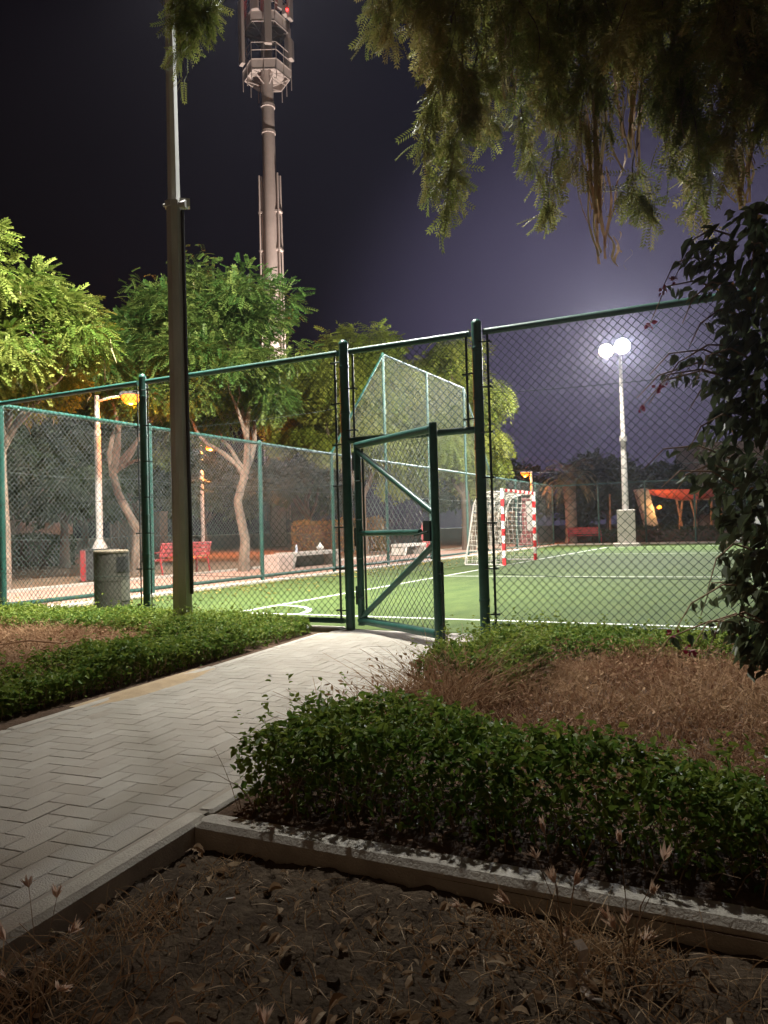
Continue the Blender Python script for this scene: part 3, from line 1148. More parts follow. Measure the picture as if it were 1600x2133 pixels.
def red_bench(label, loc, rz, L=1.9):
    t = thing('bench', label, 'bench', loc, rz, 'red metal benches')
    b = MB()
    for k in range(4):
        b.box((0, -.05 + k * .105, .43), (L, .085, .035))
    b.build('seat', M_RED, t)
    b = MB()
    for k in range(3):
        b.box((0, .36 + k * .025, .56 + k * .11), (L, .03, .085))
    b.tube([(-L / 2, .44, .86), (L / 2, .44, .86)], .025, 8)
    b.build('backrest', M_RED, t)
    for x in (-L / 2 + .06, L / 2 - .06):
        b = MB()
        b.box((x, -.07, .21), (.05, .05, .42))
        b.build('leg', M_RED, t)
        b = MB()
        b.tube([(x, .42, .0), (x, .33, .43), (x, .44, .86)], .025, 8)
        b.build('leg', M_RED, t)
        MB().tube([(x, -.07, .42), (x, -.05, .62), (x, .36, .64)], .02, 8).build('armrest', M_RED, t)
    return t


red_bench('red metal bench beside the litter bin, on the pink walkway', (-14.75, 16.25, 0), R(-90), 2.0)
red_bench('dim red bench in the far corner near the palm trunk', (-9.3, 42.9, 0), R(180), 1.8)


def concrete_seat(label, loc, rz, L=2.6):
    t = thing('concrete_bench', label, 'bench', loc, rz, 'concrete benches')
    MB().bbox_bev((0, 0, .42), (L, .62, .11), .02).build('slab', M_CONC, t)
    for s in (-1, 1):
        b = MB()
        M = Matrix.Rotation(R(24) * -s, 3, 'Y')
        b.box((s * (L / 2 - .13), 0, .20), (.16, .60, .44), 0, 0, M)
        b.build('leg', M_CONC, t)
    MB().box((0, .22, .19), (L - .65, .10, .36)).build('recess_shade', M_BIN, t)  # dark sheet painted in for the shade of the recess under the slab
    return t


concrete_seat('pale concrete bench with slanted ends and a bottle standing on it', (-12.9, 20.2, 0), R(90), 2.9)
concrete_seat('concrete bench with a painted dark recess seen through the gate mesh', (-13.4, 28.6, 0), R(90), 2.2)
tag(MB().bbox_bev((-12.55, 17.95, .23), (.62, .72, .46), .03).build('concrete_block', mat('pinkish_concrete', (.50, .38, .33), .9, c2=(.42, .32, .28), scale=4, bump=.2), None),
    'square pinkish concrete block at the near end of the pale bench', 'block')
bt = MB()
bt.lathe([(.033, 0), (.035, .01), (.035, .15), (.03, .18), (.013, .21), (.013, .235)], (0, 0, 0), 14)
bo = thing('bottle', 'clear plastic bottle standing on the pale concrete bench', 'bottle', (-12.75, 19.25, .475))
bt.build('body', M_BOTTLE, bo, smooth=True)
MB().lathe([(.016, .235), (.016, .255)], (0, 0, 0), 12).build('cap', M_RED, bo)
pb = MB()
pb.lathe([(.03, 0), (.10, .05), (.13, .10), (.04, .20), (.01, .25)], (-12.9, 20.85, .475), 5)
tag(pb.build('paper_bag', M_PAPER), 'crumpled white paper bag at the far end of the pale bench', 'bag')


# info panels (red frame, white board)
def totem(label, loc, rz, h, w, white=True):
    t = thing('notice_board', label, 'notice board', loc, rz)
    b = MB()
    b.prism([(-w / 2, -.10), (w / 2, -.10), (w / 2, .10), (-w / 2, .10)], .0, h)
    b.build('frame', M_RED, t)
    if white:
        MB().box((w * .12, -.105, h * .60), (w * .62, .02, h * .66)).build('board', M_WHITE, t)
    b = MB()
    b.v += [(-w * .8, -.4, 0), (w * .62, -.4, 0), (w * .62, .3, 0), (-w * .8, .3, 0), (-w * .5, -.12, h * .3), (w * .5, -.12, h * .3), (w * .5, .12, h * .3), (-w * .5, .12, h * .3)]
    for q in ((0, 1, 5, 4), (1, 2, 6, 5), (2, 3, 7, 6), (3, 0, 4, 7), (4, 5, 6, 7)):
        b.face(list(q))
    b.build('foot', M_RED, t)
    return t


totem('red framed white notice board standing behind the goal', (-12.0, 41.3, 0), R(24), 2.6, .78)
totem('small plain red board seen through the gate beside the latch', (-14.6, 33.2, 0), R(24), 1.35, .55, False)

# ------------------------------------------------------------------ far shelter, posts, hedge, wall, building
cp = thing('canopy_shelter', 'long red pointed canopy on crossed timber poles beyond the far fence', 'shelter', (-4.6, 51.3, 0), R(27))
b = MB()
n = 14
for i in range(n + 1):
    u = -1 + 2 * i / n
    hw = .9 * (1 - abs(u) ** 2.2) + .02
    dp = .62 * (1 - abs(u) ** 2.0) + .02
    for k in range(9):
        a = PI * k / 8
        b.v.append((u * 3.3, -hw * math.cos(a), 3.02 + .10 * u * u - dp * math.sin(a)))
for i in range(n):
    for k in range(8):
        b.face([i * 9 + k, i * 9 + k + 1, (i + 1) * 9 + k + 1, (i + 1) * 9 + k])
for i in range(n):
    b.face([i * 9, (i + 1) * 9, (i + 1) * 9 + 8, i * 9 + 8])
b.build('canopy', M_REDCANVAS, cp, smooth=True)
for (x, dx) in ((-.9, .5), (-.5, -.3), (.1, .35), (.5, -.45), (1.2, .2), (2.0, -.1)):
    MB().tube([(x, -.2, 0), (x + dx, .1, 2.5)], .07, 8).build('timber_pole', M_WOOD, cp, smooth=True)
MB().box((.9, .2, 2.42), (3.2, .12, .14)).build('beam', M_WOOD, cp)

sl = thing('slanted_column', 'leaning tapered concrete column with a small bright lamp, left of the red canopy', 'column', (-7.0, 48.1, 0))
b = MB()
rgt = Vector((.8917, .4527, 0))
prof = [(-.40, 3.05), (.30, 3.10), (.95, .4), (.95, 0), (.30, 0), (.28, .4)]
for off in (-.3, .3):
    for s, z in prof:
        p = rgt * s + Vector((-.4527, .8917, 0)) * off
        b.v.append((p.x, p.y, z))
m_ = len(prof)
b.face(list(range(m_)))
b.face(list(range(2 * m_ - 1, m_ - 1, -1)))
for i in range(m_):
    j = (i + 1) % m_
    b.face([i, m_ + i, m_ + j, j])
b.build('shaft', M_CONC, sl)
lp_ = rgt * .98 + Vector((.4527, -.8917, 0)) * .1
b = MB()
b.lathe([(.03, -.12), (.12, -.07), (.15, 0), (.12, .07), (.03, .12)], (lp_.x, lp_.y, 1.95), 14)
b.build('wall_lamp', E_SODIUM, sl, smooth=True)
lamp('wall_lamp_light', 'POINT', (-7.0 + lp_.x + .15, 48.1 + lp_.y - .3, 1.95), 260, (1.0, .50, .16), sl, rad=.1)

tag(MB().tube([(-8.37, 45.1, 0), (-8.32, 45.12, 2.72)], [.06, .05], 8).build('timber_post', M_WOOD, smooth=True), 'single bare timber post between the palm and the floodlight pole', 'post')

HEDGE_LEAF = leaf_ovate(.62, .14, .15)
COARSE = leaf_dia(.6)


def leafy_box(name, label, x0, x1, y0, y1, z1, mat_, n, size, cat='hedge', z0=0.0, seed=0, core=None):
    t = thing(name, label, cat, ((x0 + x1) / 2, (y0 + y1) / 2, z0))
    cx, cy = (x0 + x1) / 2, (y0 + y1) / 2
    hx, hy = (x1 - x0) / 2, (y1 - y0) / 2
    f = FOL()
    P = np.stack([RNG.uniform(-hx, hx, n), RNG.uniform(-hy, hy, n), RNG.uniform(0, z1 - z0, n)], 1)
    k = RNG.uniform(size=n)
    face = RNG.integers(0, 5, n)
    P[face == 0, 0] = -hx + RNG.normal(0, .06, (face == 0).sum())
    P[face == 1, 0] = hx + RNG.normal(0, .06, (face == 1).sum())
    P[face == 2, 1] = -hy + RNG.normal(0, .06, (face == 2).sum())
    P[face >= 3, 2] = z1 - z0 + .06 * wobble(seed, 2)(P[face >= 3, 0], P[face >= 3, 1]) * 2 + RNG.normal(0, .05, (face >= 3).sum())
    t_ = rnd_dir(n)
    f.add(COARSE, P, frames(t_, rnd_dir(n) + np.array([0, 0, .8])), RNG.uniform(.6, 1.3, n) * size, RNG.uniform(0, 1, n))
    f.build('foliage', mat_, t)
    if core is not None:
        MB().box((0, 0, (z1 - z0) / 2 - .06), (2 * hx - .2, 2 * hy - .2, z1 - z0 - .12)).build('branches', core, t)
    return t


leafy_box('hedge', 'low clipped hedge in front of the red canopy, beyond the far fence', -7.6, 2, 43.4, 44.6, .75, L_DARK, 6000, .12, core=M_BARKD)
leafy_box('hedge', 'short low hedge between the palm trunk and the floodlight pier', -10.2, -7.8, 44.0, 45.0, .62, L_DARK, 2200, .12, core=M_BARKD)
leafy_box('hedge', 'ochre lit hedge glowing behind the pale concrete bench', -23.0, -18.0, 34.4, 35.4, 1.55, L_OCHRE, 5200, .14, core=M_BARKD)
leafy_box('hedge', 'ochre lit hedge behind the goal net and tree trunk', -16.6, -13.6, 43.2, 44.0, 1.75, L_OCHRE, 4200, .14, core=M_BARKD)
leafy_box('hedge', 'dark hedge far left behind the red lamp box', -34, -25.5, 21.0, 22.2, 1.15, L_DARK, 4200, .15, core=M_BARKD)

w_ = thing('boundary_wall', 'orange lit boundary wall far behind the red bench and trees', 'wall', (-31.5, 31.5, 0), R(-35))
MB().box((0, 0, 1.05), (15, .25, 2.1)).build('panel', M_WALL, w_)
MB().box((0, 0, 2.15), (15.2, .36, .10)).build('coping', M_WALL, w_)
for k in range(6):
    MB().box((-7.4 + k * 2.96, -.02, 1.1), (.34, .36, 2.22)).build('pier', M_WALL, w_)

bd = thing('building', 'low dark building with a row of small lit lamps under its eave, far left', 'building', (-41.0, 29.0, 0), R(53))
MB().box((0, 0, 1.7), (9.5, 6, 3.4)).build('wall', M_BLDG, bd)
MB().prism([(-5.4, -3.8), (5.4, -3.8), (5.4, 3.8), (-5.4, 3.8)], 3.4, 3.75).build('roof', M_WALL, bd)
for k in range(4):
    x = -1.6 + k * 1.25
    MB().box((x, -3.35, 1.6), (.26, .26, 3.2)).build('column', M_CONC, bd)
    b = MB()
    b.lathe([(.02, -.14), (.10, -.08), (.12, 0), (.05, .08)], (x + .2, -3.72, 3.18), 12)
    b.build('eave_lamp', E_SMALL, bd, smooth=True)
bd2 = thing('building', 'pale flat roofed building behind the far fence, half hidden by the creeper', 'building', (-3.0, 62.0, 0), R(25))
MB().box((0, 0, 3.2), (5.5, 5, 6.4)).build('wall', M_BLDG, bd2)
MB().box((0, 0, 6.5), (5.8, 5.3, .25)).build('parapet', M_BLDG, bd2)
for x in (-1.4, 1.4):
    MB().box((x, -2.52, 4.4), (.9, .06, 1.2)).build('window', M_DARKPANEL, bd2)

# ------------------------------------------------------------------ telecom tower
TX, TY = -34.6, 49.75
tw_ = thing('telecom_tower', 'tall beige telecom mast with antenna platforms and red beacons behind the leafy trees', 'tower', (TX, TY, 0), R(12))
b = MB()
b.lathe([(.62, 0), (.60, 12), (.575, 28.5), (.54, 29), (.50, 32.6), (.56, 32.62), (.56, 32.85), (.50, 32.87), (.485, 34.7), (.56, 34.72), (.56, 34.95), (.48, 34.97), (.46, 37.2), (.42, 43.6)], n=20)
b.build('mast', M_TOWER, tw_, smooth=True)
for s in (-1, 1):
    b = MB()
    for dy in (-.28, .28):
        b.tube([(s * .90, dy, 2), (s * .78, dy, 29.3)], .075, 6)
    for z in np.arange(5, 29, 3.05):
        b.box((s * .72, 0, z), (.40, .6, .16))
        b.box((s * .66, 0, z + 1.5), (.10, .34, 2.86))
        b.box((s * .66, 0, z - 1.5), (.06, .3, .06))
    b.build('cable_ladder', M_TOWER, tw_)


def hexa(r, rot=0.26):
    return [(r * math.cos(rot + k * PI / 3), r * math.sin(rot + k * PI / 3)) for k in range(6)]


for zi, (zp, rp) in enumerate(((37.2, 1.92), (41.0, 1.88))):
    b = MB()
    H1, H0 = hexa(rp), hexa(rp - .35)
    b.prism(hexa(rp - .02), zp + .42, zp + .47)
    for k in range(6):
        p, q = H1[k], H1[(k + 1) % 6]
        p0, q0 = hexa(rp * .93)[k], hexa(rp * .93)[(k + 1) % 6]
        b.quad((*p, zp + .5), (*q, zp + .5), (*q0, zp - .25), (*p0, zp - .25))
        b.tube([(*p, zp + .5), (*q, zp + .5)], .04, 6)
        b.tube([(*p0, zp - .25), (*q0, zp - .25)], .04, 6)
        b.tube([(*p0, zp - .22), (p0[0] * .25, p0[1] * .25, zp - .7)], .045, 6)
        b.tube([((p0[0] + q0[0]) / 2, (p0[1] + q0[1]) / 2, zp - .22), (p0[0] * .25, p0[1] * .25, zp + .1)], .035, 6)
    b.build('platform', M_TOWER, tw_)
    b = MB()
    for k in range(6):
        p, q = H1[k], H1[(k + 1) % 6]
        m1 = ((p[0] + q[0]) / 2, (p[1] + q[1]) / 2)
        for c in (p, m1):
            b.tube([(*c, zp - (1.1 if zi == 0 else .2)), (*c, zp + 1.85)], .032, 6)
        for zz in (1.2, 1.8):
            b.tube([(*p, zp + zz), (*q, zp + zz)], .032, 6)
    b.build('guard_rail', M_TOWER, tw_)
toc = math.atan2(-TY, -TX) - R(12)
for k, (da, z0_, z1_, rr_) in enumerate(((-62, 37.5, 42.6, 2.15), (4, 38.6, 42.9, 2.1), (62, 41.3, 45.6, 2.15), (-22, 41.3, 45.2, 2.1), (66, 38.2, 39.8, 2.1),
                                         (125, 38.0, 42.0, 2.1), (180, 38.5, 42.5, 2.1), (-120, 40.0, 44.0, 2.1))):
    a = toc + R(da)
    b = MB()
    b.bbox_bev((rr_ * math.cos(a), rr_ * math.sin(a), (z0_ + z1_) / 2), (.30, .58, z1_ - z0_), .05, a)
    b.build('antenna', M_TOWER2, tw_)
for (da, z, rr_) in ((40, 42.3, 1.6), (55, 41.9, 1.9)):
    a = toc + R(da)
    MB().box((rr_ * math.cos(a), rr_ * math.sin(a), z), (.35, .5, .7), a).build('radio_unit', M_TOWER2, tw_)
for (da, z, rr_, s) in ((0, 43.75, .25, .17), (25, 43.5, .35, .10), (-64, 42.7, 2.1, .08), (52, 41.9, 2.1, .10), (20, 43.9, .5, .08)):
    a = toc + R(da)
    b = MB()
    b.lathe([(s * .3, -s), (s, -s * .4), (s, s * .4), (s * .3, s)], (rr_ * math.cos(a), rr_ * math.sin(a), z), 10)
    b.build('beacon', E_RED, tw_, smooth=True)
lamp('beacon_lamp', 'POINT', (TX + .5, TY - .8, 43.9), 25, (1, .04, .03), tw_, rad=.1)


gf = thing('mast_fill_light', 'added unseen floodlight on a stub post to light the telecom mast from below', 'floodlight', (-27.5, 46.0, 0))  # unseen light added for the mast, standing in for town lamps
MB().tube([(0, 0, 0), (0, 0, 1.0)], .05, 8).build('post', M_LAMPCASE, gf)
flood_head(gf, (-.1, .05, 1.2), (-7, 3.7, 30), .18, E_WARM)
lamp('mast_fill', 'SPOT', (-27.75, 46.1, 1.5), 75000, (1.0, .86, .76), gf, (TX, TY, 34), 50, .5, .2)

# ------------------------------------------------------------------ trees
def wood(parent, paths, m, name='trunk', n=9):
    b = MB()
    for pts, rad in paths:
        b.tube(pts, rad, n)
    return b.build(name, m, parent, smooth=True)


def bend(p, q, k=6, amp=.12):
    p, q = Vector(p), Vector(q)
    L = (q - p).length
    s, u = ortho(q - p)
    a, c = random.uniform(-1, 1) * amp * L, random.uniform(-1, 1) * amp * L
    return [p.lerp(q, i / k) + s * a * math.sin(PI * i / k) + u * c * math.sin(2 * PI * i / k) * .6 for i in range(k + 1)]


def tree(label, base, crown_c, crown_r, leaf_m, bark_m, n_clump, n_leaf, leaf_L, proto, trunk_r=.16, forks=((0.45, 3),), seed=1, clump_r=.62,
         group=None, pods=0, pod_m=None, droop=.35, trunk_pts=None, name='broadleaf_tree', top_bias=.0, shoots=0):
    random.seed(seed)
    global RNG
    RNG = np.random.default_rng(seed)
    t = thing(name, label, 'tree', base, 0, group)
    B = Vector(base)
    cc = np.array(crown_c, float) - np.array(base, float)
    cr = np.array(crown_r, float)
    # clump centres near the surface of an uneven ellipsoid
    nb = max(8, n_clump // 5)
    D = rnd_dir(nb * 6)
    D = D[D[:, 2] > -.7]
    keep = [D[0]]
    for d_ in D[1:]:                      # boughs spread round the crown with gaps between them
        if min(np.linalg.norm(d_ - q_) for q_ in keep) > 1.45 / math.sqrt(nb) * 1.25 and len(keep) < nb:
            keep.append(d_)
    D = np.array(keep)
    rad = RNG.uniform(.62, 1.08, len(D))
    BC = cc + D * cr * rad[:, None] * .86
    C = []
    for bc in BC:
        for q_ in range(max(3, n_clump // nb)):
            C.append(bc + RNG.normal(size=3) * np.array([.50, .50, .34]) * clump_r * 1.15)
    for q_ in range(n_clump // 5):
        C.append(cc + RNG.normal(size=3) * cr * .38)
    C = np.array(C)
    clump_r = clump_r * .80
    # trunk and limbs
    fork = Vector((0, 0, 0))
    tp = trunk_pts or [(0, 0, -.1), (random.uniform(-.1, .1), random.uniform(-.1, .1), cc[2] * .25), (cc[0] * .15, cc[1] * .15, cc[2] * .45)]
    top = Vector(tp[-1])
    paths = [(tp, list(np.linspace(trunk_r * 1.12, trunk_r * .8, len(tp))))]
    paths[0][1][0] = trunk_r * 1.35
    limbs = []
    order = np.argsort(-np.linalg.norm(C - cc, axis=1))
    for k in range(7):
        e = Vector(C[order[k * 3 % len(order)]])
        mid = top.lerp(e, .55) + Vector((0, 0, random.uniform(0, .4)))
        limbs.append(mid)
        p1 = bend(top - Vector((0, 0, random.uniform(0, .3))), mid, 5)
        paths.append((p1, list(np.linspace(trunk_r * .62, trunk_r * .30, 6))))
        paths.append((bend(mid, e, 5), list(np.linspace(trunk_r * .30, .012, 6))))
    for c in C[::2]:
        e = Vector(c)
        s = min(limbs, key=lambda q: (q - e).length)
        paths.append((bend(s, e, 4, .16), list(np.linspace(trunk_r * .16, .008, 5))))
    wood(t, paths, bark_m, 'trunk')
    f = FOL()
    per = max(1, n_leaf // len(C))
    for i, c in enumerate(C):
        r = clump_r * RNG.uniform(.6, 1.35)
        d = rnd_dir(per)
        P = c + d * (RNG.uniform(.15, 1, (per, 1)) ** .5) * r * np.array([1.15, 1.15, .72])
        out = nrm((P - c) * .9 + (c - cc) / np.linalg.norm(c - cc) * r * .35 + RNG.normal(size=(per, 3)) * r * .35)
        ax = out + np.array([0, 0, -droop])
        nn = np.array([0, 0, 1.0]) + .55 * out + RNG.normal(size=(per, 3)) * .35
        ti = np.clip(RNG.normal(.42, .28, per) + RNG.normal(0, .25), 0, 1)
        f.add(proto, P, frames(ax, nn), RNG.uniform(.65, 1.25, per) * leaf_L, ti)
    # upright shoots poking out of the top
    for k in range(shoots):
        a = RNG.uniform(0, 6.28)
        s0 = cc + np.array([math.cos(a) * cr[0] * RNG.uniform(.1, .8), math.sin(a) * cr[1] * RNG.uniform(.1, .8), cr[2] * RNG.uniform(.70, .95)])
        hgt = RNG.uniform(.5, 1.1)
        kk = 26
        u = RNG.uniform(0, 1, kk)
        P = s0 + np.stack([RNG.normal(0, .09, kk), RNG.normal(0, .09, kk), u * hgt], 1)
        ax = rnd_dir(kk) * np.array([1, 1, .3]) + np.array([0, 0, .1])
        f.add(proto, P, frames(ax, np.array([0, 0, 1.]) + .3 * RNG.normal(size=(kk, 3))), RNG.uniform(.7, 1.1, kk) * leaf_L, RNG.uniform(.2, .9, kk))
    f.build('crown', leaf_m, t)
    if pods:
        for k in range(pods):
            b = MB()
            c = C[RNG.integers(len(C))]
            o_ = nrm(c - cc)
            p = Vector(c + o_ * clump_r * RNG.uniform(.7, 1.15))
            L = RNG.uniform(.28, .55)
            w = RNG.uniform(-.12, .12, 2)
            b.tube([p, p + Vector((w[0] * .4, w[1] * .4, -L * .5)), p + Vector((w[0] * 1.6, w[1] * 1.6, -L))], [.008, .016, .006], 5, cap=False, t=float(RNG.uniform(.05, 1)))
            b.build('seed_pod', pod_m or M_PODP, t)
    return t


SPRIG_A = sprig(6, .27, .52, .30)
SPRIG_B = sprig(5, .30, .40, .45, 60)
tree('yellow green leafy tree with hanging pods at the left edge, forked pale trunk', (-14.25, 10.55, 0), (-14.75, 10.7, 5.5), (2.05, 2.3, 1.9), L_LEFT, M_BARK, 62, 11000, .30,
     SPRIG_A, .13, seed=11, pods=24, trunk_pts=[(0, 0, -.1), (.02, .03, 1.2), (-.02, .0, 2.5), (.02, .0, 3.2)], shoots=5, clump_r=.62)
tree('fresh green leafy tree with pale forked trunk behind the concrete block, centre left', (-13.55, 17.7, 0), (-14.1, 17.45, 6.05), (1.9, 1.9, 2.6), L_MID, M_BARK, 66, 11500, .32,
     SPRIG_A, .135, seed=23, pods=20, trunk_pts=[(0, 0, -.1), (.05, .05, .9), (-.15, .0, 2.0), (.1, .1, 2.9)], shoots=8, clump_r=.70)
tree('darker green tree left of the grey pole, behind the red bench', (-17.6, 17.6, 0), (-17.0, 17.4, 6.0), (1.6, 1.8, 2.3), L_MID, M_BARK, 46, 8000, .32,
     SPRIG_A, .13, seed=31, pods=8, trunk_pts=[(0, 0, -.1), (.05, .05, 1.3), (-.35, -.3, 2.4), (-.5, -.4, 3.2)], shoots=5, clump_r=.68)
tree('feathery yellow green tree behind the gate, left of the raised net', (-16.6, 30.6, 0), (-17.0, 31.0, 6.3), (3.3, 3.0, 3.9), L_BACK, M_BARKD, 74, 16000, .55,
     SPRIG_B, .2, seed=41, droop=.9, shoots=8, clump_r=1.15, name='feathery_tree', group='feathery trees behind the goal end')
tree('feathery yellow green tree with a reddish trunk, directly behind the goal', (-12.9, 34.2, 0), (-13.9, 34.2, 6.2), (2.7, 2.8, 3.9), L_BACK, M_BARKD, 70, 16000, .55,
     SPRIG_B, .26, seed=47, droop=.9, shoots=6, clump_r=1.1, name='feathery_tree', group='feathery trees behind the goal end')

# dark trees farther back
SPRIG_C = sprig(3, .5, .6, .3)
bg = [(-23.5, 20.0, 5.0, 2.6, 'dark unlit tree behind the street lamp on the red box'),
      (-24.0, 24.3, 5.2, 2.6, 'dark unlit tree behind the fresh green tree, centre left'),
      (-27.5, 24.5, 4.6, 2.8, 'dark unlit tree at the left behind the lit building lamps'),
      (-24.5, 38.5, 5.2, 3.2, 'dark unlit tree behind the ochre hedge and pale bench'),
      (-17.5, 50.0, 4.6, 3.0, 'dark unlit tree behind the small orange lamp near the palm'),
      (-10.5, 56.0, 4.2, 3.0, 'dark unlit tree behind the palm'),
      (-7.0, 60.5, 3.6, 2.6, 'dark unlit tree behind the leaning concrete column'),
      (-1.5, 58.5, 3.6, 2.6, 'dark unlit tree behind the red canopy'),
      (-33.0, 39.0, 5.0, 3.4, 'dark unlit tree at the foot of the telecom mast')]
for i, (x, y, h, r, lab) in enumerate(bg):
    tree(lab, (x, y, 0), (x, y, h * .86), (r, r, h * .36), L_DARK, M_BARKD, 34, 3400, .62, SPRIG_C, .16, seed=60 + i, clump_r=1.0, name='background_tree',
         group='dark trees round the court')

# palm
random.seed(5)
RNG = np.random.default_rng(5)
pm = thing('palm_tree', 'stocky palm with a dim spreading crown beyond the far corner of the court', 'tree', (-10.15, 43.1, 0))
b = MB()
pr_, rr_ = [], []
for i in range(40):
    z = i / 39 * 3.6
    pr_.append((.04 * math.sin(z), 0, z - .1))
    rr_.append(.30 + .03 * (i % 2) + (.06 if i < 3 else 0) + (.05 * (z / 3.6) ** 4))
b.tube(pr_, rr_, 14)
b.build('trunk', M_PALMB, pm, smooth=True)
f = FOL()
for k in range(64):
    az_, el = RNG.uniform(0, 2 * PI), RNG.uniform(-.55, 1.35)
    L = RNG.uniform(1.5, 2.2)
    p = np.array([0, 0, 3.55])
    d = np.array([math.cos(az_) * math.cos(el), math.sin(az_) * math.cos(el), math.sin(el)])
    tn = float(RNG.uniform(0, 1)) if el > -.2 else float(RNG.uniform(.6, 1))
    for s in range(22):
        p = p + d * L / 22
        d = nrm(d + np.array([0, 0, -.055 * (1 + s / 12)]))
        side = nrm(np.cross(d, [0, 0, 1.0]))
        for sg in (-1, 1):
            ax = nrm(side * sg + d * .9 + np.array([0, 0, -.25]) + RNG.normal(size=3) * .1)
            l = .42 * (1 - abs(s / 22 - .45))
            w = np.cross(ax, [0, 0, 1.0])
            w = nrm(w) * .022
            f.raw(np.array([[p - w, p + w, p + ax * l + w * .3, p + ax * l - w * .3]]), tn)
f.build('crown', L_PALM, pm)


# ------------------------------------------------------------------ hedges, dry grass beds
def stems(n, xy, h, lean=.25, w=.004, seg=3, z0=-.01, mat_=None):
    """thin upright curved blades -> quads (n*seg,4,3)"""
    P = np.zeros((n, 3))
    P[:, :2] = xy
    P[:, 2] = z0
    az_ = RNG.uniform(0, 2 * PI, n)
    d = np.stack([np.cos(az_) * lean, np.sin(az_) * lean, np.ones(n)], 1) * RNG.uniform(.5, 1.2, (n, 1))
    d[:, 2] = 1
    curve = np.stack([RNG.normal(0, .35, n), RNG.normal(0, .35, n), RNG.uniform(-.5, 0, n)], 1)
    hh = h * RNG.uniform(.55, 1.15, n)
    out = []
    sd = nrm(np.cross(d, rnd_dir(n)))
    prev = P
    for s in range(seg):
        u = (s + 1) / seg
        nx_ = P + (nrm(d) * u + curve * u * u) * hh[:, None]
        w0, w1 = w * (1 - s / seg * .7), w * (1 - (s + 1) / seg * .7)
        out.append(np.stack([prev - sd * w0, prev + sd * w0, nx_ + sd * w1, nx_ - sd * w1], 1))
        prev = nx_
    return np.stack(out, 1).reshape(-1, 4, 3)


def inside(poly, x, y):
    r = np.zeros(len(x), bool)
    n = len(poly)
    for i in range(n):
        (x0, y0), (x1, y1) = poly[i], poly[(i + 1) % n]
        c = ((y0 > y) != (y1 > y))
        with np.errstate(divide='ignore', invalid='ignore'):
            r ^= c & (x < (x1 - x0) * (y - y0) / (y1 - y0 + 1e-12) + x0)
    return r


def samp(poly, n):
    a = np.array(poly)
    lo, hi = a.min(0), a.max(0)
    out = np.zeros((0, 2))
    while len(out) < n:
        q = RNG.uniform(lo, hi, (n, 2))
        out = np.concatenate([out, q[inside(poly, q[:, 0], q[:, 1])]])
    return out[:n]


def edge_dist(poly, x, y):
    d = np.full(len(x), 1e9)
    n = len(poly)
    for i in range(n):
        a, b = np.array(poly[i]), np.array(poly[(i + 1) % n])
        e = b - a
        t = np.clip(((x - a[0]) * e[0] + (y - a[1]) * e[1]) / (e @ e), 0, 1)
        d = np.minimum(d, np.hypot(x - a[0] - t * e[0], y - a[1] - t * e[1]))
    return d


def hedge(label, poly, h, n, size, seed, mat_=L_HEDGE, twigs=2200, rough=.07, depth=.16, shoots=260):
    """clipped low hedge as one thing: leaves over a bumpy top and down its sides"""
    global RNG
    RNG = np.random.default_rng(seed)
    t = thing('hedge', label, 'hedge')
    xy = samp(poly, n)
    xy = xy[RNG.uniform(size=n) < np.clip(1.05 + 1.3 * wobble(seed + 5, 6, 9)(xy[:, 0], xy[:, 1]), .12, 1)]
    n = len(xy)
    x, y = xy[:, 0], xy[:, 1]
    e = edge_dist(poly, x, y)
    wob = wobble(seed, 3.2, 7)(x, y) * 1.9 + 1.1 * wobble(seed + 1, 10, 9)(x, y)
    top = h + rough * wob
    top = top * np.clip(.62 + e / .22, 0, 1.0) ** .5
    u = RNG.uniform(0, 1, n)
    z = np.where(RNG.uniform(size=n) < .62, top - RNG.exponential(depth * .33, n), top * u)
    z = np.maximum(z, .02)
    # push low leaves out to the sides a little
    P = np.stack([x, y, z], 1) + RNG.normal(0, .012, (n, 3))
    ax = rnd_dir(n) * np.array([1, 1, .7]) + np.array([0, 0, .05])
    nn = rnd_dir(n) * .75 + np.array([0, 0, 1.0])
    f = FOL()
    patch = .5 + .5 * wobble(seed + 2, 2.2, 6)(x, y) * 1.7
    ti = np.clip(RNG.normal(.30, .22, n) + .35 * (patch - .5), 0, 1)
    f.add(HEDGE_LEAF, P, frames(ax, nn), (.55 + .8 * RNG.uniform(0, 1, n) ** 1.6) * size, ti)
    f.build('leaves', mat_, t)
    fs, f_sh = FOL(), []
    # young shoots standing above the clipped top
    ns = shoots
    sx = samp(poly, ns)
    hs = RNG.uniform(.03, .13, ns) * (1 + (RNG.uniform(size=ns) > .85) * .8)
    k = 7
    base_z = h * .8
    for i in range(ns):
        lean_ = RNG.normal(0, .35, 2)
        u = RNG.uniform(.1, 1, k)
        z_ = base_z + u * (hs[i] + h * .25)
        P = np.stack([sx[i, 0] + lean_[0] * (z_ - base_z), sx[i, 1] + lean_[1] * (z_ - base_z), z_], 1)
        f_sh.append((P, RNG.uniform(.55, .95, k) * size, np.clip(RNG.normal(.55, .2, k), 0, 1)))
    for P, S_, T_ in f_sh:
        fs.add(HEDGE_LEAF, P, frames(rnd_dir(len(P)) * np.array([1, 1, .5]) + np.array([0, 0, .25]), rnd_dir(len(P)) * .6 + np.array([0, 0, 1.])), S_, T_)
    if ns:
        fs.build('shoots', mat_, t)
    q = stems(twigs, samp(poly, twigs), h * 1.15, .4, .0022, 3)
    f = FOL()
    f.raw(q, 0.2)
    f.build('twigs', M_TWIG, t)
    return t


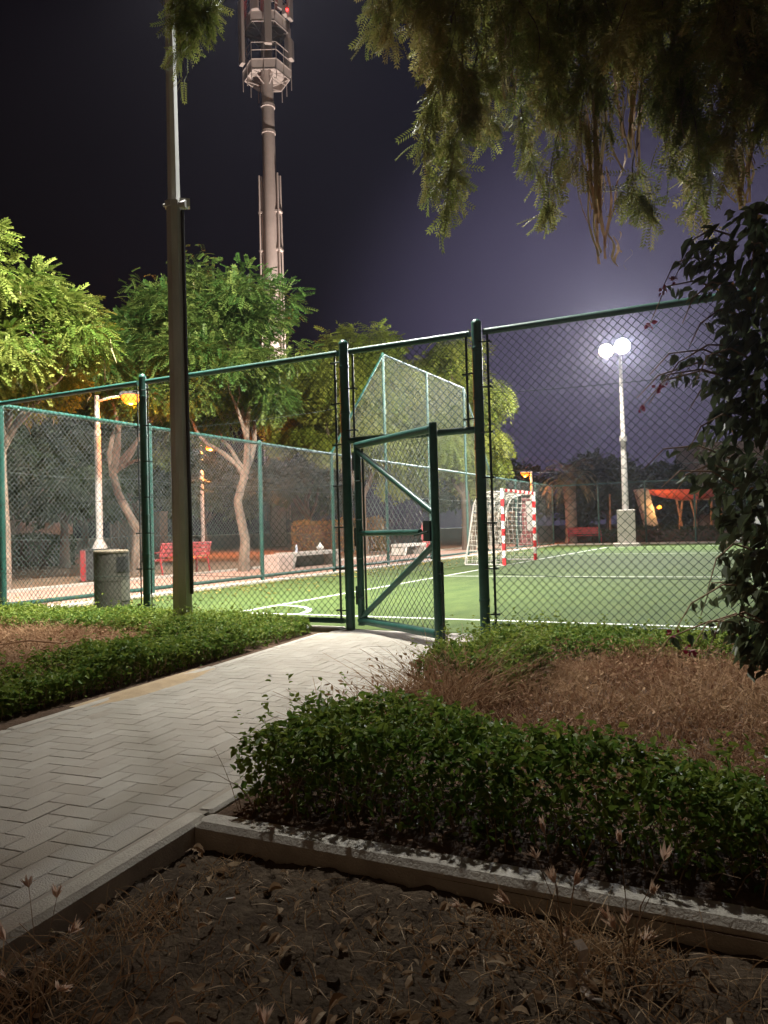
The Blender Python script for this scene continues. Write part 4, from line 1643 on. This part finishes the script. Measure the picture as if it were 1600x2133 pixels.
rk = lambda y: -1.79 - .095 * y
lk = lambda y: -3.70 - .095 * y
front = [(rk(2.5) + .06, 2.46), (6, 2.50), (6, 3.0), (1.0, 2.95), (-.1, 3.05), (-.42, 2.84), (-.9, 2.92), (-1.35, 3.15), (rk(3.2) + .02, 3.15)]
hedge('dark green leafy hedge along the concrete kerb, nearest to the bare dirt', front, .275, 36000, .038, 101, rough=.085, shoots=420)
back = [(rk(6.1) + .26, 5.9), (-1.6, 6.1), (-.9, 6.35), (.4, 6.45), (6, 6.4), (6, 7.22), (rk(7.2) + .22, 7.22)]
hedge('bright green clipped hedge along the fence right of the gate', back, .15, 30000, .040, 102, rough=.05)
side = [(rk(4.6) + .10, 4.5), (-1.5, 4.6), (-1.45, 5.4), (-1.7, 6.05), (rk(6.0) + .20, 5.85)]
hedge('patchy green hedge edge beside the path, between the dry bed and paving', side, .24, 7500, .040, 103)
lfence = [(-10.6, 6.3), (-6.2, 6.25), (-5.0, 6.1), (lk(5.9) - .15, 5.9), (lk(7.05) - .16, 7.05), (-4.65, 7.25), (-10.6, 7.25)]
hedge('bright green clipped hedge along the fence at the foot of the grey pole', lfence, .17, 40000, .042, 104, rough=.05)
lpath = [(lk(1.5) - .30, 1.5), (lk(5.95) - .14, 5.85), (-5.1, 6.0), (-5.35, 5.2), (-4.95, 4.2), (-5.1, 3.4), (-5.0, 1.5)]
hedge('mid green hedge strip beside the left path kerb', lpath, .20, 34000, .042, 105, rough=.07)


def dry_bed(label, poly, h, n, seed, extra_green=0):
    global RNG
    RNG = np.random.default_rng(seed)
    t = bpy.data.objects
    f = FOL()
    xy = samp(poly, n)
    thin = np.clip(.75 + .9 * wobble(seed + 9, 5, 9)(xy[:, 0], xy[:, 1]), .15, 1.4)
    q = stems(n, xy, h * thin, .8, .0030, 3)
    patch = np.clip(.45 + .5 * wobble(seed, 3, 6)(xy[:, 0], xy[:, 1]) + RNG.normal(0, .22, n), 0, 1)
    f.raw(q, np.repeat(patch, 3))
    # shrivelled leaves and lying stalks
    m = n // 3
    xy = samp(poly, m)
    P = np.stack([xy[:, 0], xy[:, 1], RNG.uniform(.02, h * .75, m)], 1)
    f.add(leaf_dia(.35), P, frames(rnd_dir(m), rnd_dir(m)), RNG.uniform(.02, .05, m), RNG.uniform(0, .8, m))
    o = f.build('dry_grass', M_DRY, kind='stuff')
    tag(o, label, 'dry grass')
    return o


rdry = [(-1.72, 4.55), (-1.55, 3.6), (-.9, 3.0), (-.4, 2.9), (1, 3.0), (6, 3.05), (6, 6.5), (.4, 6.5), (-.9, 6.4), (-1.7, 6.1), (-1.65, 5.3)]
dry_bed('reddish brown dead grass filling the bed inside the right hedges', rdry, .27, 38000, 201)
ldry = [(-12, 3.0), (-5.0, 2.4), (-5.0, 4.2), (-5.3, 5.2), (-5.0, 6.1), (-6.2, 6.35), (-12, 6.4)]
dry_bed('reddish brown dead grass in the bed left of the path', ldry, .20, 34000, 202)
edge_dry = [(rk(3.2) - .02, 3.2), (-1.85, 3.3), (-1.6, 3.6), (-1.5, 4.6), (rk(4.6) + .0, 4.6)]
dry_bed('tall dry weeds leaning over the right path edge', edge_dry, .46, 1500, 203)

# ------------------------------------------------------------------ overhanging tree (trunk right of the picture)
random.seed(9)
RNG = np.random.default_rng(9)
ot = thing('overhanging_tree', 'large tree whose drooping feathery branches and brown pods hang into the top of the picture', 'tree', (2.3, 3.0, 0))
OB = np.array([2.3, 3.0, 0])
paths = [([(0, 0, -.1), (-.05, .1, 1.2), (.1, .0, 2.4), (0, .1, 3.5)], [.30, .23, .21, .19])]
limb_ends = [(-2.2, 2.2, 5.6), (-1.2, 2.9, 5.2), (-3.4, 1.6, 5.7), (-4.2, .4, 5.9), (-3.8, -1.6, 5.7), (-1.5, -2.6, 5.8), (.8, 2.6, 5.6), (1.8, -1.6, 5.6), (-5.9, 2.1, 6.0), (-2.6, .6, 5.9), (-6.6, 2.9, 6.1), (-.6, 1.6, 5.6), (-5.0, -1.0, 6.0)]
limb_ends = [(e[0], e[1], max(e[2], CAM_H + .745 * (-(e[0] + OB[0]) * math.sin(R(YAW)) + (e[1] + OB[1]) * math.cos(R(YAW))))) for e in limb_ends]
for e in limb_ends:
    mid = Vector((0, .1, 3.4)).lerp(Vector(e), .5) + Vector((0, 0, .55))
    paths.append((bend((0, .1, 3.3), mid, 5, .08), list(np.linspace(.12, .06, 6))))
    paths.append((bend(mid, e, 6, .1), list(np.linspace(.06, .015, 7))))
LE = np.array(limb_ends)
fol = FOL()
FEATHER = sprig(9, .20, .34, .25, 62)
FINE = sprig(6, .26, .42, .3, 60)


def strand(top, length, seed, spread=.16, n=26, green=.3, size=.15, wood_r=.006):
    r = np.random.default_rng(seed)
    top = np.array(top, float)
    k = 8
    dr = r.normal(0, .12, 2)
    pts = []
    for i in range(k + 1):
        u = i / k
        pts.append(top + np.array([dr[0] * u + .05 * math.sin(4 * u + seed), dr[1] * u + .05 * math.cos(3 * u + seed), -length * u ** 1.1]))
    paths.append(([Vector(p) for p in pts], list(np.linspace(wood_r, .0015, k + 1))))
    near = LE[np.argmin(np.linalg.norm(LE - top, axis=1))]
    paths.append((bend(near, top, 5, .10), list(np.linspace(.014, wood_r, 6))))
    pts = np.array(pts)
    for s in range(n):
        u = r.uniform(.06, 1)
        j = min(int(u * k), k - 1)
        p = pts[j] * (1 - (u * k - j)) + pts[j + 1] * (u * k - j)
        a = r.uniform(0, 6.28)
        sl_ = spread * r.uniform(.3, 1) * (1.15 - .55 * u)
        d = np.array([math.cos(a), math.sin(a), -r.uniform(.6, 2.2)])
        d /= np.linalg.norm(d)
        q = p + d * sl_
        m = 6
        uu = np.linspace(.1, 1, m)
        P = p + d * sl_ * uu[:, None] * 1.4 + r.normal(0, .012, (m, 3))
        ax = np.broadcast_to(np.array([d[0] * .7, d[1] * .7, -1.0]), (m, 3)) + r.normal(0, .45, (m, 3))
        fol.add(FEATHER, P, frames(ax, r.normal(size=(m, 3))), r.uniform(.6, 1.2, m) * size, np.clip(r.normal(green, .2, m), 0, 1))


podb = MB()


def pods(top, n, L, seed, spread=.06):
    r = np.random.default_rng(seed)
    for k in range(n):
        p = Vector(top) + Vector((r.normal(0, spread), r.normal(0, spread), r.uniform(-.18, .02)))
        l = L * r.uniform(.55, 1.15)
        a = r.uniform(0, 6.28)
        w = .0105
        pts = []
        for i in range(9):
            u = i / 8
            pts.append(p + Vector(((top[0] - p.x) * .6 * u * u + math.cos(a) * .022 * math.sin(2.1 * PI * u + a), (top[1] - p.y) * .6 * u * u + math.sin(a) * .022 * math.sin(1.9 * PI * u + 2 * a), -l * u)))
        sd = Vector((math.cos(a + 1.5), math.sin(a + 1.5), .2))
        tn = float(r.uniform(.01, .8))
        for i in range(8):
            s0 = sd * w * (.4 + .6 * abs(math.sin(i * 1.4)))
            s1 = sd * w * (.4 + .6 * abs(math.sin((i + 1) * 1.4)))
            podb.quad(pts[i] - s0, pts[i] + s0, pts[i + 1] + s1, pts[i + 1] - s1, tn)


def cam_pt(px, py, d):
    """world point seen at a pixel of the photograph at depth d, relative to the tree's foot"""
    f_ = FPX
    q = Vector(((px - 800) / f_, -(py - 1066.5) / f_, -1)) * 1.0
    Mx = (Matrix.Rotation(R(YAW), 3, 'Z') @ Matrix.Rotation(R(90 + PITCH), 3, 'X') @ Matrix.Rotation(R(ROLL), 3, 'Z'))
    v = Mx @ q
    fw = Vector((-math.sin(R(YAW)), math.cos(R(YAW)), 0))
    v = v * (d / v.dot(fw))
    return np.array([v.x, v.y, v.z + CAM_H]) - OB


# strands: where their lower tip hangs, depth, length
tips = [(815, 110, 5.2, .9), (850, 60, 5.0, .7), (960, 455, 5.0, 1.15), (990, 400, 5.05, .95), (930, 395, 4.95, .75), (925, 255, 5.0, 1.0), (960, 300, 5.2, 1.0),
        (1000, 230, 5.2, 1.0), (1040, 170, 5.1, .9), (1075, 250, 5.3, 1.0), (900, 120, 5.4, .8), (1100, 405, 5.3, .9), (1140, 330, 5.2, 1.0), (1150, 180, 5.0, .9),
        (1180, 250, 4.8, .9), (1210, 350, 4.8, 1.0), (1240, 400, 4.9, 1.0), (1290, 260, 4.7, .8), (1330, 200, 4.6, .8), (1390, 380, 4.6, 1.0), (1400, 440, 4.7, .9),
        (1430, 330, 4.5, .9), (1470, 390, 4.5, .5), (1350, 120, 4.5, .7), (1500, 250, 4.2, .9), (1540, 330, 4.1, .9), (1580, 420, 4.0, 1.0), (1560, 200, 4.2, .8),
        (1600, 300, 4.0, .9), (1640, 380, 4.0, 1.0), (1250, 130, 4.9, .7), (1120, 110, 5.1, .7), (1040, 70, 5.3, .6), (780, 40, 5.2, .5), (880, 30, 5.1, .5), (960, 120, 5.0, .8),
        (1440, 160, 4.3, .8), (1510, 120, 4.2, .7), (1590, 130, 4.1, .7), (1405, 230, 4.5, .8), (1300, 60, 4.6, .5), (1200, 70, 4.8, .6), (1330, 420, 4.8, .35)]
for i, (px, py, d, L) in enumerate(tips):
    tip = cam_pt(px, py, d)
    g_ = .75 if (px + i * 37) % 5 == 0 else .3
    strand(tip + np.array([0, 0, L]), L, 300 + i, n=int(15 + 9 * L), green=g_, spread=.15)
# a denser curtain along the upper edge of the picture
for i in range(25):
    px = 880 + 29 * i + RNG.normal(0, 18)
    py = 60 + 95 * max(0, math.sin(i * .9)) + RNG.uniform(-60, 70)
    d = 5.3 - 1.3 * (px - 880) / 720 + RNG.normal(0, .25)
    L = RNG.uniform(.6, .95)
    strand(cam_pt(px, py, d) + np.array([0, 0, L]), L, 500 + i, n=18, green=.45 if i % 3 else .8, spread=.17)
# the branch by the grey pole
for i, (px, py, d, L) in enumerate([(385, 165, 6.4, .95), (378, 110, 6.5, .8), (405, 115, 6.3, .7), (420, 70, 6.3, .5), (435, 95, 6.3, .45), (395, 60, 6.4, .6)]):
    strand(cam_pt(px, py, d) + np.array([0, 0, L]), L, 700 + i, n=17, green=.15, spread=.10)
for i, (px, py, d, n_, L) in enumerate([(1235, 200, 4.85, 22, .62), (1305, 130, 4.7, 16, .5), (1250, 330, 4.9, 14, .52), (1420, 60, 4.5, 22, .5), (1560, 120, 4.2, 16, .45), (1540, 260, 4.2, 14, .4), (1060, 20, 5.2, 14, .5), (1165, 40, 5.0, 14, .5), (905, 40, 5.3, 8, .3), (1290, 470, 4.9, 4, .2)]):
    pods(cam_pt(px, py, d), n_, L, 800 + i)
# canopy above the picture: it shades the foreground
for e in limb_ends:
    k = 260
    P = np.array(e) + RNG.normal(size=(k, 3)) * np.array([.9, .9, .26]) + np.array([0, 0, .75])
    W_ = P + OB
    dep = -W_[:, 0] * math.sin(R(YAW)) + W_[:, 1] * math.cos(R(YAW))
    lift = np.maximum(0, CAM_H + .80 * dep + .15 - W_[:, 2])   # keep this sheet of the crown above the strands
    P[:, 2] += np.where(dep > 0, lift, 0)
    fol.add(FINE, P, frames(rnd_dir(k) + np.array([0, 0, -.5]), rnd_dir(k) + np.array([0, 0, .8])), RNG.uniform(.12, .24, k), RNG.uniform(0, .7, k))
tb = MB()
for pts, rad in paths:
    tb.tube(pts, rad, 6 if rad[0] < .02 else 9, cap=False)
tb.build('trunk', M_BARKD, ot, smooth=True)
fol.build('crown', L_OVER, ot)
podb.build('seed_pods', M_POD, ot)

# ------------------------------------------------------------------ creeper shrub at the right edge
random.seed(13)
RNG = np.random.default_rng(13)
cs = thing('flowering_creeper', 'tall dark leafy creeper with small dark red flowers at the right edge', 'shrub', (-.14, 4.42, 0))
f = FOL()
tw = MB()
BIG = leaf_ovate(.55, .13, .22)


def half_w(z):
    return np.interp(z, [.2, .5, .9, 1.3, 1.7, 2.1, 2.5, 2.75], [.12, .26, .40, .37, .30, .34, .42, .15])


tw.tube([(.25, .1, 0), (.2, .05, .8), (.28, .0, 1.6), (.2, .1, 2.4)], [.035, .03, .025, .015], 8)
n = 2300
z = RNG.uniform(.30, 2.72, n)
a = RNG.uniform(0, 2 * PI, n)
rr = half_w(z) * np.sqrt(RNG.uniform(.12, 1, n)) * (1 + .25 * np.sin(5 * z + 2 * a))
P = np.stack([.22 + rr * np.cos(a), .05 + rr * np.sin(a) * 1.2, z], 1)
out = np.stack([np.cos(a), np.sin(a), np.full(n, -.9)], 1)
ax = out + RNG.normal(size=(n, 3)) * .5
nn = np.stack([np.cos(a) * .9, np.sin(a) * .9, np.full(n, .7)], 1) + RNG.normal(size=(n, 3)) * .5
f.add(BIG, P, frames(ax, nn), RNG.uniform(.055, .125, n), RNG.uniform(0, 1, n))
sp_ = []
for k in range(26):
    zz = RNG.uniform(.5, 2.65)
    an = RNG.uniform(2.2, 4.6)
    r0 = half_w(zz) * .7
    p = Vector((.22 + r0 * math.cos(an), .05 + r0 * math.sin(an), zz))
    L = RNG.uniform(.2, .42)
    q = p + Vector((math.cos(an) * L, math.sin(an) * L * .7, RNG.uniform(-.12, .12)))
    e = q + Vector((math.cos(an) * L * .3, math.sin(an) * L * .2, -RNG.uniform(.08, .2)))
    tw.tube([p, p.lerp(q, .5) + Vector((0, 0, .05)), q, e], [.006, .005, .004, .002], 5)
    sp_.append(e)
    m = 9
    u = RNG.uniform(.15, 1, m)
    P = np.array([p.lerp(q, float(x_)) for x_ in u])
    f.add(BIG, P, frames(rnd_dir(m) + np.array([0, 0, -1.0]), rnd_dir(m) + np.array([0, 0, .6])), RNG.uniform(.04, .08, m), RNG.uniform(0, 1, m))
f.build('leaves', L_CREEP, cs)
tw.build('stem', M_TWIG, cs, smooth=True)
for e in sp_[::4]:
    ff_ = FOL()
    m = 7
    P = np.array(e) + RNG.normal(0, .022, (m, 3))
    P = np.array(e) + RNG.normal(0, .010, (m, 3))
    ff_.add(leaf_ovate(.8, .2, .1), P, frames(rnd_dir(m), rnd_dir(m)), RNG.uniform(.022, .034, m), np.zeros(m))
    ff_.build('flower', M_FLOWER, cs)

# ------------------------------------------------------------------ foreground litter and weeds
RNG = np.random.default_rng(77)
dirt_poly = [(-2.05, 1.2), (-1.98, 2.22), (4, 2.28), (4, -2.5), (-1.7, -2.5)]
f = FOL()
n = 2300
xy = samp(dirt_poly, n)
P = np.stack([xy[:, 0], xy[:, 1], dirt_z(xy[:, 0], xy[:, 1]) + RNG.uniform(.010, .026, n)], 1)
f.add(leaf_curled(.5, .28, .15), P, frames(rnd_dir(n) * np.array([1, 1, .3]), rnd_dir(n) * .8 + np.array([0, 0, .9])), RNG.uniform(.012, .062, n) ** 1.0 * RNG.choice([.6, 1.0], n), np.clip(RNG.normal(.4, .33, n), 0, 1))
k = 260
xy = np.concatenate([samp(dirt_poly, k // 2), np.array([-.35, 1.75]) + RNG.normal(0, .33, (k - k // 2, 2)) * np.array([1.3, .8])])
xy = xy[xy[:, 1] < 2.22]
k = len(xy)
P = np.stack([xy[:, 0], xy[:, 1], dirt_z(xy[:, 0], xy[:, 1]) + RNG.uniform(.016, .034, k)], 1)
hk = k // 2
fr_k = frames(rnd_dir(k) * np.array([1, 1, .35]), rnd_dir(k) * .9 + np.array([0, 0, .8]))
S_k = RNG.uniform(.022, .062, k)
T_k = RNG.uniform(.15, 1, k)
f.add(leaf_curled(.62, .30, .22), P[:hk], fr_k[:hk], S_k[:hk], T_k[:hk])
f.add(leaf_curled(.40, .38, -.30), P[hk:], fr_k[hk:], S_k[hk:], T_k[hk:])
m = 5200
xy = samp(dirt_poly, m)
P = np.stack([xy[:, 0], xy[:, 1], dirt_z(xy[:, 0], xy[:, 1]) + RNG.uniform(.010, .03, m)], 1)
f.add(leaf_dia(.05), P, frames(rnd_dir(m) * np.array([1, 1, .12]), np.array([0, 0, 1.]) + rnd_dir(m) * .4), RNG.uniform(.02, .10, m), RNG.uniform(0, 1, m))
tag(f.build('leaf_litter', M_LITTER, kind='stuff'), 'dead leaves and broken stalks lying on the bare dirt', 'leaf litter')

f = FOL()


def tuft(x, y, n, h, spread, w=.0022, lean=.9, z0=None):
    xy = np.array([x, y]) + RNG.normal(0, spread, (n, 2))
    ok = (xy[:, 1] < 2.24) & (xy[:, 0] > rk(xy[:, 1]) + .02)
    xy = xy[ok]
    zz = dirt_z(x, y) if z0 is None else z0
    q = stems(len(xy), xy, h, lean, w, 4, zz)
    f.raw(q, np.repeat(np.clip(RNG.normal(.4, .3, len(xy)), 0, 1), 4))


for x, y, n_, h, s in ((-1.72, 1.35, 240, .16, .12), (-1.55, 1.05, 260, .16, .16), (-1.75, 1.75, 150, .11, .09), (-1.2, .95, 160, .18, .12), (-.95, 1.25, 90, .14, .12),
                       (-.55, 2.14, 240, .17, .10), (-.35, 2.12, 160, .15, .10), (-.8, 2.18, 120, .08, .10), (-.2, 1.6, 180, .13, .16), (-.6, 1.35, 160, .12, .18), (.1, 1.9, 160, .13, .15),
                       (-1.3, 2.18, 90, .06, .12), (-1.75, 2.15, 90, .07, .06), (-.75, 1.0, 140, .2, .14), (.4, 1.2, 200, .15, .3), (-1.4, .5, 220, .16, .25), (-.3, .6, 220, .15, .3), (-.5, 1.75, 200, .10, .22), (-.9, 1.7, 120, .07, .2), (-1.25, 1.45, 160, .07, .22), (-.2, 2.05, 160, .09, .2), (-.75, 1.25, 240, .10, .22), (-1.0, 2.05, 120, .06, .14), (-1.5, 1.6, 120, .06, .2)):
    tuft(x, y, n_, h, s)
tag(f.build('dry_tufts', M_STRAW, kind='stuff'), 'straw coloured dry grass tufts growing along the kerb and dirt', 'dry grass')

# small clods
b = MB()
for k in range(420):
    x, y = samp(dirt_poly, 1)[0]
    s = RNG.uniform(.004, .014)
    z = dirt_z(x, y) + s * .3
    M_ = Matrix.Rotation(RNG.uniform(0, 3), 3, Vector(rnd_dir(1)[0]))
    b.box((x, y, z), (s * 2, s * 1.5, s * 1.2), 0, 0, M_)
tag(b.build('clods', M_DIRT, kind='stuff'), 'small clods and grit on the dirt', 'clods')


# finger grass with pale seed heads
def seed_grass(label, base, heads_, seed):
    r = np.random.default_rng(seed)
    t = thing('finger_grass', label, 'grass plant', base, 0, 'finger grass plants')
    st = MB()
    f = FOL()
    for (dx, dy, hz, lean) in heads_:
        e = Vector((dx, dy, hz))
        mid = Vector((dx * .35, dy * .35, hz * .6))
        st.tube([(0, 0, 0), mid, e], [.0016, .0013, .0009], 4)
        d = np.array((e - mid).normalized())
        m = int(r.integers(6, 10))
        L = r.uniform(.034, .056)
        ax = d + r.normal(0, .28, (m, 3))
        P = np.broadcast_to(np.array(e), (m, 3))
        f.add(leaf_dia(.17), P.copy(), frames(ax, r.normal(size=(m, 3))), r.uniform(.8, 1.1, m) * L, r.uniform(0, 1, m))
        f.add(leaf_dia(.17), P.copy(), frames(ax + r.normal(0, .1, (m, 3)), r.normal(size=(m, 3))), r.uniform(.8, 1.1, m) * L, r.uniform(0, 1, m))
    st.build('stalk', M_TWIG, t)
    f.build('seed_heads', M_SEED, t)
    return t


seed_grass('finger grass with pale heads, leftmost of the pair before the dark hedge', (-.55, 2.10, -.10),
           [(-.05, .02, .33, 0), (-.07, .0, .27, 0), (-.02, .0, .21, 0), (.03, .01, .21, 0), (-.15, .0, .13, 0), (.02, -.05, .10, 0), (-.28, -.05, .12, 0)], 1)
seed_grass('taller finger grass with the widest pale head, right of the pair before the dark hedge', (-.38, 2.12, -.10),
           [(-.02, .02, .33, 0), (.09, .03, .30, 0), (.06, .0, .22, 0), (-.05, .0, .13, 0), (-.03, -.02, .12, 0), (.04, -.01, .10, 0), (.0, -.02, .14, 0)], 2)
seed_grass('finger grass with blurred pinkish heads leaning over the left kerb corner', (-1.62, 1.28, -.06),
           [(-.16, .10, .24, 0), (-.08, .12, .22, 0), (-.12, .0, .16, 0), (.05, .05, .19, 0), (-.04, -.06, .12, 0), (.09, -.02, .10, 0)], 3)
seed_grass('small finger grass with low heads at the bottom of the dirt bed', (-.98, 1.35, -.10), [(-.04, .02, .13, 0), (.05, .0, .15, 0), (.02, -.05, .09, 0)], 4)

# pale curled strip and cigarette end
cx, cy = -.50, 2.0
b = MB()
pts = [(-.035, .03, .035), (-.025, .045, .075), (0, .05, .085), (.018, .035, .07), (.02, 0, .03), (.035, -.04, .012), (.06, -.07, .012), (.085, -.075, .02)]
for i in range(len(pts) - 1):
    w0 = .004 + .009 * math.sin(PI * i / (len(pts) - 1))
    w1 = .004 + .009 * math.sin(PI * (i + 1) / (len(pts) - 1))
    p, q = Vector(pts[i]), Vector(pts[i + 1])
    s_ = Vector((.8, .5, .2)).normalized()
    for dz in (0, .003):
        o_ = Vector((cx, cy, dirt_z(cx, cy) + dz))
        b.quad(o_ + p - s_ * w0, o_ + p + s_ * w0, o_ + q + s_ * w1, o_ + q - s_ * w1)
tag(b.build('dried_husk', mat('husk', (.42, .35, .29), .7, c2=(.34, .27, .22), scale=30)), 'pale curled husk sticking up from the dirt below the finger grass', 'husk')
ce = thing('cigarette_end', 'white cigarette end lying on the dirt near the kerb corner', 'cigarette end', (-1.60, 1.98, dirt_z(-1.6, 1.98) + .012), R(40))
MB().tube([(-.012, 0, 0), (.010, 0, 0)], .004, 8).build('paper', M_PAPER, ce)
MB().tube([(.010, 0, 0), (.018, 0, 0)], .0041, 8).build('filter', M_SEED, ce)

# yellowed leaves blown against the court kerb
f = FOL()
n = 1300
P = np.stack([XS + .25 + RNG.exponential(.6, n), RNG.uniform(8.0, 30, n), RNG.uniform(.006, .02, n)], 1)
f.add(leaf_ovate(.6, .15, .2), P, frames(rnd_dir(n) * np.array([1, 1, .1]), np.array([0, 0, 1.]) + rnd_dir(n) * .4), RNG.uniform(.03, .08, n), RNG.uniform(0, 1, n))
tag(f.build('fallen_leaves', mat('yellow_leaf', (.34, .24, .06), .7, tint=(.24, .22, .06)), kind='stuff'), 'yellow fallen leaves scattered on the turf along the court kerb', 'fallen leaves')

# ------------------------------------------------------------------ night haze lit by the lamps
hm = bpy.data.materials.new('haze')
hm.use_nodes = True
ht = hm.node_tree
ht.nodes.clear()
ho = ht.nodes.new('ShaderNodeOutputMaterial')
hv = ht.nodes.new('ShaderNodeVolumePrincipled')
hv.inputs['Color'].default_value = (.80, .80, 1.0, 1)
hv.inputs['Density'].default_value = .00032
hv.inputs['Anisotropy'].default_value = .80
ht.links.new(hv.outputs[0], ho.inputs['Volume'])
MB().box((-14, 32, 24), (90, 100, 51)).build('haze', hm, kind='stuff')

st_ = MB()
st_.tube([(-6.2, 4.55, .16), (-5.9, 4.62, .20), (-5.62, 4.75, .17), (-5.45, 5.05, .20), (-5.4, 5.3, .17)], [.006, .008, .008, .006, .004], 6)
st_.tube([(-5.62, 4.75, .17), (-5.48, 4.72, .22), (-5.36, 4.78, .24)], [.005, .004, .002], 5)
tag(st_.build('dead_branch', M_WOOD, smooth=True), 'thin pale dead branch lying on the dry grass left of the path', 'branch')
